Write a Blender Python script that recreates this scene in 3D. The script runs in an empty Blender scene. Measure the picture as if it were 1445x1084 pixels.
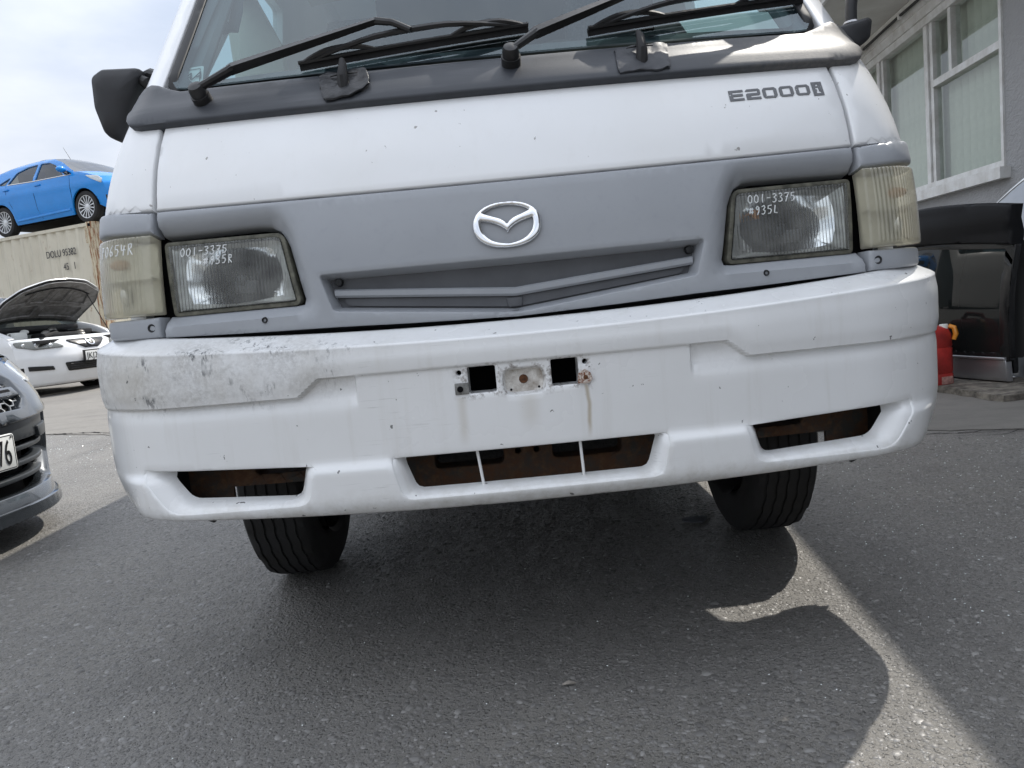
import bpy, bmesh, math, random
import numpy as np
from mathutils import Vector, Matrix
from mathutils.geometry import delaunay_2d_cdt

R_ = math.radians
scene = bpy.context.scene
COL = scene.collection
random.seed(7)
RNG = np.random.default_rng(7)

# ------------------------------------------------------------------ camera
def make_camera():
    cd = bpy.data.cameras.new('camera')
    cam = bpy.data.objects.new('camera', cd)
    COL.objects.link(cam)
    yaw, pit, rol = R_(.132), R_(-6.2), R_(-5.385)
    fw = Vector((math.sin(yaw)*math.cos(pit), math.cos(yaw)*math.cos(pit), math.sin(pit)))
    r0 = Vector((math.cos(yaw), -math.sin(yaw), 0))
    u0 = r0.cross(fw)
    r = r0*math.cos(rol)+u0*math.sin(rol)
    u = u0*math.cos(rol)-r0*math.sin(rol)
    m = Matrix((r, u, -fw)).transposed().to_4x4()
    m.translation = Vector((-.0248, -1.3105, .7057))
    cam.matrix_world = m
    cd.sensor_fit = 'HORIZONTAL'
    cd.sensor_width = 36
    cd.lens = 1084.33*36/1445
    cd.clip_start = .02
    cd.clip_end = 2000
    scene.camera = cam
make_camera()

# ------------------------------------------------------------------ light
SUN_A, SUN_B = .555, .60            # metres to the right / away per metre of height, towards the sun
SUN_EL = math.atan(1/math.hypot(SUN_A, SUN_B))
SUN_AZ = math.atan2(SUN_A, SUN_B)    # clockwise from +Y
def make_light():
    w = bpy.data.worlds.new('World')
    scene.world = w
    w.use_nodes = True
    nt = w.node_tree
    nt.nodes.clear()
    N = nt.nodes.new
    L = nt.links.new
    out = N('ShaderNodeOutputWorld')
    bg = N('ShaderNodeBackground')
    bg.inputs['Strength'].default_value = .10
    sky = N('ShaderNodeTexSky')
    sky.sky_type = 'NISHITA'
    sky.sun_disc = False
    sky.sun_elevation = SUN_EL
    sky.sun_rotation = SUN_AZ
    sky.air_density = 1.0
    sky.dust_density = 2.0
    # a broken layer of bright cloud over the blue
    tc = N('ShaderNodeTexCoord')
    mp = N('ShaderNodeMapping')
    mp.inputs['Scale'].default_value = (1.0, 1.0, 2.6)
    mp.inputs['Location'].default_value = (.3, .1, .2)
    no = N('ShaderNodeTexNoise')
    no.inputs['Scale'].default_value = 2.1
    no.inputs['Detail'].default_value = 7
    no.inputs['Roughness'].default_value = .55
    no.inputs['Distortion'].default_value = .35
    rp = N('ShaderNodeValToRGB')
    rp.color_ramp.elements[0].position = .30
    rp.color_ramp.elements[0].color = (.72, .72, .72, 1)
    rp.color_ramp.elements[1].position = .68
    rp.color_ramp.elements[1].color = (1, 1, 1, 1)
    no2 = N('ShaderNodeTexNoise')
    no2.inputs['Scale'].default_value = 2.6
    no2.inputs['Detail'].default_value = 6
    rp2 = N('ShaderNodeValToRGB')
    rp2.color_ramp.elements[0].position = .3
    rp2.color_ramp.elements[0].color = (5.4, 6.1, 7.4, 1)
    rp2.color_ramp.elements[1].position = .7
    rp2.color_ramp.elements[1].color = (9.6, 9.85, 10.3, 1)
    # overcast luminance: brighter overhead than at the horizon
    sep = N('ShaderNodeSeparateXYZ')
    ml = N('ShaderNodeMapRange')
    ml.inputs['From Min'].default_value = 0.0
    ml.inputs['From Max'].default_value = 1.0
    ml.inputs['To Min'].default_value = .72
    ml.inputs['To Max'].default_value = 1.9
    vm = N('ShaderNodeVectorMath')
    vm.operation = 'SCALE'
    mx = N('ShaderNodeMix')
    mx.data_type = 'RGBA'
    L(tc.outputs['Generated'], mp.inputs['Vector'])
    L(mp.outputs[0], no.inputs['Vector'])
    L(mp.outputs[0], no2.inputs['Vector'])
    L(no.outputs['Fac'], rp.inputs['Fac'])
    L(no2.outputs['Fac'], rp2.inputs['Fac'])
    L(tc.outputs['Generated'], sep.inputs[0])
    L(sep.outputs['Z'], ml.inputs['Value'])
    L(rp2.outputs['Color'], vm.inputs[0])
    L(ml.outputs[0], vm.inputs['Scale'])
    L(rp.outputs['Color'], mx.inputs['Factor'])
    L(sky.outputs['Color'], mx.inputs['A'])
    L(vm.outputs[0], mx.inputs['B'])
    L(mx.outputs['Result'], bg.inputs['Color'])
    L(bg.outputs[0], out.inputs[0])
    ld = bpy.data.lights.new('sun', 'SUN')
    ld.energy = 3.9
    ld.angle = R_(.55)
    ld.color = (1, .95, .87)
    s = bpy.data.objects.new('sun', ld)
    COL.objects.link(s)
    d = Vector((-SUN_A, -SUN_B, -1)).normalized()
    s.rotation_euler = d.to_track_quat('-Z', 'Y').to_euler()
    s.location = (4, 4, 8)
make_light()
vs = scene.view_settings
vs.view_transform = 'Standard'
vs.look = 'None'
vs.exposure = 0.26
vs.gamma = 1
vs.use_curve_mapping = False
scene.render.engine = 'CYCLES'
cy = scene.cycles
cy.use_adaptive_sampling = True
cy.adaptive_threshold = .02
cy.use_denoising = True
try:
    cy.denoiser = 'OPENIMAGEDENOISE'
except Exception:
    pass
cy.max_bounces = 7
cy.diffuse_bounces = 3
cy.glossy_bounces = 4
cy.transparent_max_bounces = 12
cy.transmission_bounces = 5
cy.sample_clamp_indirect = 6
cy.caustics_reflective = False
cy.caustics_refractive = False

# ------------------------------------------------------------------ materials
MATS = {}
def mat(name, base=(.5,.5,.5), rough=.5, metal=0, spec=.5, var=None, bump=None, coat=0, tint=None, trans=0, ior=1.45, rvar=0):
    """Principled surface; var=(scale, amount[, detail]) breaks the colour up, bump=(scale, strength[, distance]) gives fine relief."""
    if name in MATS: return MATS[name]
    m = bpy.data.materials.new(name)
    m.use_nodes = True
    nt = m.node_tree
    b = nt.nodes['Principled BSDF']
    N = nt.nodes.new; L = nt.links.new
    b.inputs['Base Color'].default_value = (*base, 1)
    b.inputs['Roughness'].default_value = rough
    b.inputs['Metallic'].default_value = metal
    b.inputs['Specular IOR Level'].default_value = spec
    b.inputs['IOR'].default_value = ior
    b.inputs['Coat Weight'].default_value = coat
    b.inputs['Coat Roughness'].default_value = .06
    b.inputs['Transmission Weight'].default_value = trans
    tc = N('ShaderNodeTexCoord')
    if var:
        no = N('ShaderNodeTexNoise')
        no.inputs['Scale'].default_value = var[0]
        no.inputs['Detail'].default_value = var[2] if len(var) > 2 else 6
        no.inputs['Roughness'].default_value = .65
        L(tc.outputs['Object'], no.inputs['Vector'])
        rp = N('ShaderNodeValToRGB')
        k = var[1]
        t = tint or base
        rp.color_ramp.elements[0].position = .32
        rp.color_ramp.elements[1].position = .68
        rp.color_ramp.elements[0].color = (*[max(0, c*(1-k)) for c in t], 1)
        rp.color_ramp.elements[1].color = (*[min(1, c*(1+k*.6)) for c in base], 1)
        L(no.outputs['Fac'], rp.inputs['Fac'])
        L(rp.outputs['Color'], b.inputs['Base Color'])
        if rvar:
            mr = N('ShaderNodeMapRange')
            mr.inputs['To Min'].default_value = max(0, rough-rvar)
            mr.inputs['To Max'].default_value = min(1, rough+rvar)
            L(no.outputs['Fac'], mr.inputs['Value'])
            L(mr.outputs[0], b.inputs['Roughness'])
    if bump:
        nb = N('ShaderNodeTexNoise')
        nb.inputs['Scale'].default_value = bump[0]
        nb.inputs['Detail'].default_value = 4
        L(tc.outputs['Object'], nb.inputs['Vector'])
        bp = N('ShaderNodeBump')
        bp.inputs['Strength'].default_value = bump[1]
        bp.inputs['Distance'].default_value = bump[2] if len(bump) > 2 else .01
        L(nb.outputs['Fac'], bp.inputs['Height'])
        L(bp.outputs[0], b.inputs['Normal'])
    MATS[name] = m
    return m

class Nodes:
    """Small wrapper for hand-built materials."""
    def __init__(s, name):
        s.m = bpy.data.materials.new(name); s.m.use_nodes = True
        s.nt = s.m.node_tree; s.b = s.nt.nodes['Principled BSDF']; s.out = s.nt.nodes['Material Output']
        s.tc = s.N('ShaderNodeTexCoord'); MATS[name] = s.m
    def N(s, t, **kw):
        n = s.nt.nodes.new(t)
        for k, v in kw.items(): setattr(n, k, v)
        return n
    def L(s, a, b): s.nt.links.new(a, b)
    def noise(s, scale, detail=6, rough=.6, vec=None, dist=0):
        n = s.N('ShaderNodeTexNoise'); n.inputs['Scale'].default_value = scale
        n.inputs['Detail'].default_value = detail; n.inputs['Roughness'].default_value = rough
        n.inputs['Distortion'].default_value = dist
        s.L(vec or s.tc.outputs['Object'], n.inputs['Vector']); return n.outputs['Fac']
    def ramp(s, fac, stops):
        r = s.N('ShaderNodeValToRGB'); e = r.color_ramp.elements
        while len(e) < len(stops): e.new(.5)
        for i, (p, c) in enumerate(stops):
            e[i].position = p; e[i].color = (*c, 1) if isinstance(c, tuple) else (c, c, c, 1)
        s.L(fac, r.inputs['Fac']); return r.outputs['Color']
    def mix(s, fac, a, b):
        n = s.N('ShaderNodeMix', data_type='RGBA')
        if isinstance(fac, float): n.inputs['Factor'].default_value = fac
        else: s.L(fac, n.inputs['Factor'])
        for k, v in (('A', a), ('B', b)):
            if isinstance(v, tuple): n.inputs[k].default_value = (*v, 1)
            else: s.L(v, n.inputs[k])
        return n.outputs['Result']
    def math(s, op, a, b=0., clamp=False):
        n = s.N('ShaderNodeMath', operation=op); n.use_clamp = clamp
        for i, v in enumerate((a, b)):
            if isinstance(v, (int, float)): n.inputs[i].default_value = v
            else: s.L(v, n.inputs[i])
        return n.outputs[0]
    def mapr(s, v, a, b, c=0., d=1., smooth=False):
        n = s.N('ShaderNodeMapRange')
        if smooth: n.interpolation_type = 'SMOOTHSTEP'
        for k, x in zip(('From Min', 'From Max', 'To Min', 'To Max'), (a, b, c, d)): n.inputs[k].default_value = x
        s.L(v, n.inputs['Value']); return n.outputs[0]
    def xyz(s, src=None):
        n = s.N('ShaderNodeSeparateXYZ'); s.L(src or s.tc.outputs['Object'], n.inputs[0]); return n.outputs
    def mapping(s, scale=(1,1,1), loc=(0,0,0), rot=(0,0,0), src=None):
        n = s.N('ShaderNodeMapping'); n.inputs['Scale'].default_value = scale; n.inputs['Location'].default_value = loc
        n.inputs['Rotation'].default_value = rot
        s.L(src or s.tc.outputs['Object'], n.inputs['Vector']); return n.outputs[0]
    def bump(s, h, strength=.5, dist=.01, normal=None):
        n = s.N('ShaderNodeBump'); n.inputs['Strength'].default_value = strength; n.inputs['Distance'].default_value = dist
        s.L(h, n.inputs['Height'])
        if normal: s.L(normal, n.inputs['Normal'])
        return n.outputs[0]
    def set(s, **kw):
        for k, v in kw.items():
            k = k.replace('_', ' ')
            if isinstance(v, (int, float)): s.b.inputs[k].default_value = v
            elif isinstance(v, tuple): s.b.inputs[k].default_value = (*v, 1)
            else: s.L(v, s.b.inputs[k])

# ------------------------------------------------------------------ objects
def link(o, parent=None):
    COL.objects.link(o)
    if parent is not None: o.parent = parent
    return o
def tag(o, label=None, cat=None, group=None, kind=None):
    for k, v in (('label', label), ('category', cat), ('group', group), ('kind', kind)):
        if v: o[k] = v
    return o
def empty(name, loc=(0,0,0), rz=0, label=None, cat=None, group=None):
    o = bpy.data.objects.new(name, None); o.location = loc; o.rotation_euler = (0,0,rz)
    o.empty_display_size = .1
    return tag(link(o), label, cat, group)
def add(name, verts, faces, m, parent=None, smooth=True, fm=None, sharp=None):
    me = bpy.data.meshes.new(name)
    me.from_pydata([tuple(map(float, v)) for v in verts], [], [tuple(int(i) for i in f) for f in faces])
    ms = m if isinstance(m, (list, tuple)) else [m]
    for x in ms: me.materials.append(MATS[x] if isinstance(x, str) else x)
    if smooth: me.shade_smooth()
    if fm is not None: me.polygons.foreach_set('material_index', np.asarray(fm, np.int32))
    if sharp: me.set_sharp_from_angle(angle=R_(sharp))
    me.update()
    return link(bpy.data.objects.new(name, me), parent)
def copy_of(o, parent=None, loc=None, rot=None, name=None):
    c = o.copy()
    if name: c.name = name
    if loc is not None: c.location = loc
    if rot is not None: c.rotation_euler = rot
    COL.objects.link(c); c.parent = parent
    return c

class MB:
    """Collects solid pieces, builds them as one mesh object."""
    def __init__(s): s.v = []; s.f = []
    def raw(s, v, f):
        k = len(s.v); s.v += [tuple(map(float, p)) for p in v]; s.f += [tuple(int(i)+k for i in q) for q in f]; return s
    def box(s, c, size, rot=None, bev=0):
        bm = bmesh.new(); bmesh.ops.create_cube(bm, size=1)
        bmesh.ops.scale(bm, vec=size, verts=bm.verts)
        if bev: bmesh.ops.bevel(bm, geom=list(bm.edges), offset=bev, segments=2, affect='EDGES', profile=.6)
        if rot is not None: bmesh.ops.rotate(bm, matrix=rot, verts=bm.verts)
        bmesh.ops.translate(bm, vec=c, verts=bm.verts)
        s.bm(bm); return s
    def bm(s, bm):
        bm.verts.index_update()
        s.raw([v.co for v in bm.verts], [[v.index for v in f.verts] for f in bm.faces]); bm.free()
    def tube(s, pts, r, n=10, cap=True, flat=None):
        """Tube through pts; r a number or a list; flat=(a,b) scales the section along two frame axes."""
        P = [Vector(p) for p in pts]; k = len(P)
        rr = r if isinstance(r, (list, tuple)) else [r]*k
        t0 = (P[1]-P[0]).normalized()
        up = Vector((0,0,1)) if abs(t0.z) < .9 else Vector((0,1,0))
        a = t0.cross(up).normalized()
        base = len(s.v); V = []; F = []
        for i in range(k):
            t = ((P[min(i+1,k-1)]-P[max(i-1,0)])).normalized()
            a = (a - t*a.dot(t)).normalized(); b = t.cross(a)
            fa, fb = flat or (1,1)
            for j in range(n):
                th = 2*math.pi*j/n
                V.append(P[i]+(a*math.cos(th)*fa+b*math.sin(th)*fb)*rr[i])
        for i in range(k-1):
            for j in range(n):
                F.append((i*n+j, i*n+(j+1)%n, (i+1)*n+(j+1)%n, (i+1)*n+j))
        if cap: F.append(tuple(range(n))[::-1]); F.append(tuple((k-1)*n+j for j in range(n)))
        return s.raw(V, F)
    def lathe(s, prof, n=32, c=(0,0,0), axis='X'):
        """prof: (radius, along) pairs, revolved about the axis through c."""
        V = []; F = []; k = len(prof)
        for j in range(n):
            th = 2*math.pi*j/n; co, si = math.cos(th), math.sin(th)
            for (r, u) in prof:
                p = {'X': (u, r*co, r*si), 'Y': (r*co, u, r*si), 'Z': (r*co, r*si, u)}[axis]
                V.append((p[0]+c[0], p[1]+c[1], p[2]+c[2]))
        for j in range(n):
            for i in range(k-1):
                a = j*k+i; b = ((j+1)%n)*k+i
                F.append((a, a+1, b+1, b))
        return s.raw(V, F)
    def grid(s, fn, us, ws, flip=False):
        V = [fn(u, w) for u in us for w in ws]; F = []; m = len(ws)
        for i in range(len(us)-1):
            for j in range(m-1):
                q = (i*m+j, (i+1)*m+j, (i+1)*m+j+1, i*m+j+1)
                F.append(q[::-1] if flip else q)
        return s.raw(V, F)
    def prism(s, poly, fn, lo, hi):
        """poly: 2-D loop; fn(x, y, h) -> point; closed solid between heights lo and hi."""
        n = len(poly)
        V = [fn(x, y, lo) for x, y in poly]+[fn(x, y, hi) for x, y in poly]
        F = [tuple(range(n))[::-1], tuple(range(n, 2*n))]+[(i, (i+1)%n, n+(i+1)%n, n+i) for i in range(n)]
        return s.raw(V, F)
    def build(s, name, m, parent=None, smooth=True, sharp=35):
        return add(name, s.v, s.f, m, parent, smooth, sharp=sharp)

def text(name, body, size, m, parent, origin, xdir, updir, extrude=.0008, align='LEFT', sx=1.0, shear=0):
    cu = bpy.data.curves.new(name, 'FONT'); cu.body = body; cu.size = size; cu.extrude = extrude
    cu.align_x = align; cu.shear = shear; cu.resolution_u = 3
    cu.materials.append(MATS[m])
    tmp = bpy.data.objects.new(name+'_curve', cu); COL.objects.link(tmp); bpy.context.view_layer.update()
    me = bpy.data.meshes.new_from_object(tmp.evaluated_get(bpy.context.evaluated_depsgraph_get()))
    bpy.data.objects.remove(tmp); bpy.data.curves.remove(cu); me.name = name
    o = bpy.data.objects.new(name, me)
    x = Vector(xdir).normalized(); u = Vector(updir).normalized(); n = x.cross(u).normalized(); u = n.cross(x)
    mm = Matrix((x*sx, u, n)).transposed().to_4x4(); mm.translation = Vector(origin)
    link(o, parent); o.matrix_local = mm
    return o

# ------------------------------------------------------------------ 2-D outlines
def pchip(xs, ys):
    xs = np.asarray(xs, float); ys = np.asarray(ys, float)
    h = np.diff(xs); d = np.diff(ys)/h; m = np.zeros(len(xs))
    for i in range(1, len(xs)-1):
        if d[i-1]*d[i] > 0:
            w1 = 2*h[i]+h[i-1]; w2 = h[i]+2*h[i-1]; m[i] = (w1+w2)/(w1/d[i-1]+w2/d[i])
    m[0] = d[0]; m[-1] = d[-1]
    def f(x):
        x = np.asarray(x, float); xc = np.clip(x, xs[0], xs[-1])
        i = np.clip(np.searchsorted(xs, xc, 'right')-1, 0, len(xs)-2)
        t = (xc-xs[i])/h[i]; t2 = t*t; t3 = t2*t
        r = (2*t3-3*t2+1)*ys[i]+(t3-2*t2+t)*h[i]*m[i]+(-2*t3+3*t2)*ys[i+1]+(t3-t2)*h[i]*m[i+1]
        return r+np.where(x < xs[0], (x-xs[0])*m[0], 0)+np.where(x > xs[-1], (x-xs[-1])*m[-1], 0)
    return f
def rpoly(pts, n=5):
    """Corners (x, y[, radius]) -> outline with filleted corners, counter-clockwise."""
    out = []; k = len(pts)
    for i in range(k):
        p = pts[i]; c = np.array(p[:2], float); r = p[2] if len(p) > 2 else 0
        if r <= 0: out.append(c); continue
        a = np.array(pts[i-1][:2], float); b = np.array(pts[(i+1)%k][:2], float)
        da = a-c; db = b-c; la = np.linalg.norm(da); lb = np.linalg.norm(db); da /= la; db /= lb
        ang = math.acos(max(-1, min(1, float(da@db)))); tl = min(r/math.tan(ang/2), la*.48, lb*.48)
        p0 = c+da*tl; p1 = c+db*tl
        for j in range(n+1):
            t = j/n; out.append((1-t)**2*p0+2*t*(1-t)*c+t*t*p1)
    out = np.array(out)
    if area(out) < 0: out = out[::-1]
    return out
def area(p):
    x, y = p[:,0], p[:,1]; return .5*float(np.sum(x*np.roll(y,-1)-np.roll(x,-1)*y))
def resample(p, h):
    out = []
    for a, b in zip(p, np.roll(p, -1, 0)):
        k = max(1, int(math.ceil(np.linalg.norm(b-a)/h)))
        for j in range(k): out.append(a+(b-a)*j/k)
    return np.array(out)
def resample_n(p, n):
    q = np.vstack([p, p[:1]]); d = np.r_[0, np.cumsum(np.linalg.norm(np.diff(q, axis=0), axis=1))]
    t = np.arange(n)/n*d[-1]
    return np.stack([np.interp(t, d, q[:,0]), np.interp(t, d, q[:,1])], -1)
def inset(p, d):
    """Move a counter-clockwise loop inwards by d."""
    a = np.roll(p, 1, 0); b = np.roll(p, -1, 0)
    def nrm(v):
        n = np.stack([-v[:,1], v[:,0]], -1); return n/np.maximum(np.linalg.norm(n, axis=1, keepdims=True), 1e-12)
    n1 = nrm(p-a); n2 = nrm(b-p); m = n1+n2
    l = np.maximum((m*m).sum(1, keepdims=True), .6)
    return p+2*m/l*d
def inside(p, poly):
    x, y = p[:,0], p[:,1]; r = np.zeros(len(p), bool)
    for a, b in zip(poly, np.roll(poly, -1, 0)):
        c = ((a[1] > y) != (b[1] > y))
        with np.errstate(divide='ignore', invalid='ignore'):
            xx = (b[0]-a[0])*(y-a[1])/(b[1]-a[1])+a[0]
        r ^= c & (x < xx)
    return r
def dist(p, poly, closed=True):
    a = poly if closed else poly[:-1]; b = np.roll(poly, -1, 0) if closed else poly[1:]
    best = np.full(len(p), 1e9)
    for i in range(0, len(p), 4000):
        q = p[i:i+4000, None, :]; ab = (b-a)[None]; t = ((q-a[None])*ab).sum(2)/np.maximum((ab*ab).sum(2), 1e-18)
        t = np.clip(t, 0, 1)[..., None]; best[i:i+4000] = np.sqrt((((a[None]+ab*t)-q)**2).sum(2)).min(1)
    return best
def mir(p):
    q = np.array(p, float).copy(); q[:,0] *= -1; return q[::-1]

def panel(name, outline, M, m, parent=None, holes=(), h=.02, r=.004, skirt=.015, off=None, rings=None, extra=None, sharp=None, hr=None, avoid=None):
    """A formed sheet: outline (and holes) in the surface's own (s, z), laid on the surface by M(s, z, offset), edges rounded by r, turned
    in by skirt. rings: for each hole the further loops [(loop or inset, offset), ...] that line it."""
    outline = np.asarray(outline, float)
    if area(outline) < 0: outline = outline[::-1]
    loops = [resample(outline, h)]
    for q in holes:
        q = np.asarray(q, float)
        if area(q) < 0: q = q[::-1]
        loops.append(resample(q, h))
    pts = []; eo = []; edges = []; spans = []
    for li, lp in enumerate(loops):
        sgn = 1 if li == 0 else -1; rr = r if (li == 0 or hr is None) else hr
        k = len(pts); n = len(lp); spans.append((k, n))
        pts += list(lp); eo += [-rr]*n
        edges += [(k+i, k+(i+1)%n) for i in range(n)]
        if rr > 0:
            for fr, dr in ((.3, .286), (1.0, 0)):
                q = inset(lp, sgn*rr*fr)
                pts += list(q); eo += [-dr*rr]*n
    nb = len(pts)
    lo = outline.min(0); hi = outline.max(0)
    gx, gy = np.meshgrid(np.arange(lo[0]+h*.5, hi[0], h), np.arange(lo[1]+h*.5, hi[1], h*.95))
    gx = gx+(np.arange(gx.shape[0])%2)[:,None]*h*.5
    g = np.stack([gx.ravel(), gy.ravel()], -1)
    if avoid is not None: g = g[~avoid(g[:,0], g[:,1])]
    if extra is not None: g = np.vstack([g, np.asarray(extra, float)])
    ok = inside(g, loops[0])
    for lp in loops[1:]: ok &= ~inside(g, lp)
    g = g[ok]
    if len(g):
        dd = np.min([dist(g, lp) for lp in loops], 0); g = g[dd > max(r*1.25, h*.35)]
    P = np.vstack([np.array(pts), g]) if len(g) else np.array(pts)
    E = np.r_[np.array(eo), np.zeros(len(g))]
    vo, _, fo, orig, _, _ = delaunay_2d_cdt([Vector(p) for p in P], edges, [], 0, 1e-7, True)
    V2 = np.array([tuple(v) for v in vo]); idx = np.array([o[0] if o else -1 for o in orig])
    eo2 = np.where(idx >= 0, E[np.clip(idx, 0, len(E)-1)], 0)
    T = np.array([f for f in fo if len(f) == 3])
    cen = V2[T].mean(1)
    keep = inside(cen, loops[0])
    for lp in loops[1:]: keep &= ~inside(cen, lp)
    T = T[keep]
    dz = off(V2[:,0], V2[:,1]) if off is not None else np.zeros(len(V2))
    X = M(V2[:,0], V2[:,1], dz+eo2)
    a = V2[T]; cr = (a[:,1,0]-a[:,0,0])*(a[:,2,1]-a[:,0,1])-(a[:,1,1]-a[:,0,1])*(a[:,2,0]-a[:,0,0])
    T[cr < 0] = T[cr < 0][:, ::-1]
    verts = list(X); faces = [tuple(t) for t in T]; sz = [V2]
    new_of = {}
    for i, o in enumerate(idx):
        if o >= 0 and o not in new_of: new_of[int(o)] = i
    for li, (k, n) in enumerate(spans):
        lp = loops[li]; prev = [new_of.get(k+i) for i in range(n)]
        if any(p is None for p in prev): continue
        if li == 0: steps = [(0, -skirt)] if skirt else []
        else: steps = (rings[li-1] if rings else [(0, -skirt)])
        rr = r if (li == 0 or hr is None) else hr
        for st, o in steps:
            q = lp if (isinstance(st, (int, float)) and st == 0) else (inset(lp, st) if isinstance(st, (int, float)) else st)
            d0 = off(lp[:,0], lp[:,1]) if off is not None else 0
            Y = M(q[:,0], q[:,1], np.zeros(n)+o-rr+d0)
            b = len(verts); verts += list(Y); sz.append(q)
            for i in range(n):
                j = (i+1)%n
                f = (prev[i], b+i, b+j, prev[j])
                faces.append(f)
            prev = list(range(b, b+n))
    o = add(name, verts, faces, m, parent, True, sharp=sharp or 50)
    bm = bmesh.new(); bm.from_mesh(o.data); bmesh.ops.recalc_face_normals(bm, faces=bm.faces)
    bm.normal_update()
    bm.to_mesh(o.data); bm.free()
    sz = np.vstack(sz); at = o.data.attributes.new('sz', 'FLOAT_VECTOR', 'POINT')
    at.data.foreach_set('vector', np.c_[sz, np.zeros(len(sz))].astype(np.float32).ravel())
    return o

class Skin:
    """A wrap-around front: plan curve (flat nose, rounded corner, straight side) whose depth and half width change with height."""
    def __init__(s, P, W, xk=.87, rd=.16, curv=.13, at=None):
        s.P, s.W, s.xk, s.rd, s.c = P, W, xk, rd, curv
    def base(s, S, Z):
        S = np.asarray(S, float); Z = np.asarray(Z, float); a = np.abs(S); sg = np.where(S < 0, -1., 1.)
        w = s.W(Z); xf = w*s.xk; r = w-xf; rd = s.rd
        Lq = np.pi/2*np.sqrt((r*r+rd*rd)/2)
        th = np.clip((a-xf)/Lq, 0, 1)*np.pi/2
        x = np.where(a < xf, a, xf+r*np.sin(th))
        y = s.P(Z)+s.c*x*x+np.where(a < xf, 0, rd*(1-np.cos(th)))+np.maximum(a-xf-Lq, 0)
        return np.stack([x*sg, y, Z+0*x], -1)
    def __call__(s, S, Z, off=0.):
        S, Z, off = np.broadcast_arrays(np.asarray(S, float), np.asarray(Z, float), np.asarray(off, float))
        e = 2e-3
        n = np.cross(s.base(S+e, Z)-s.base(S-e, Z), s.base(S, Z+e)-s.base(S, Z-e))
        n /= np.maximum(np.linalg.norm(n, axis=-1, keepdims=True), 1e-12)
        return s.base(S, Z)+n*off[..., None]
    def pt(s, S, Z, off=0.):
        return Vector(s(np.array([S]), np.array([Z]), np.array([off]))[0])
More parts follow.
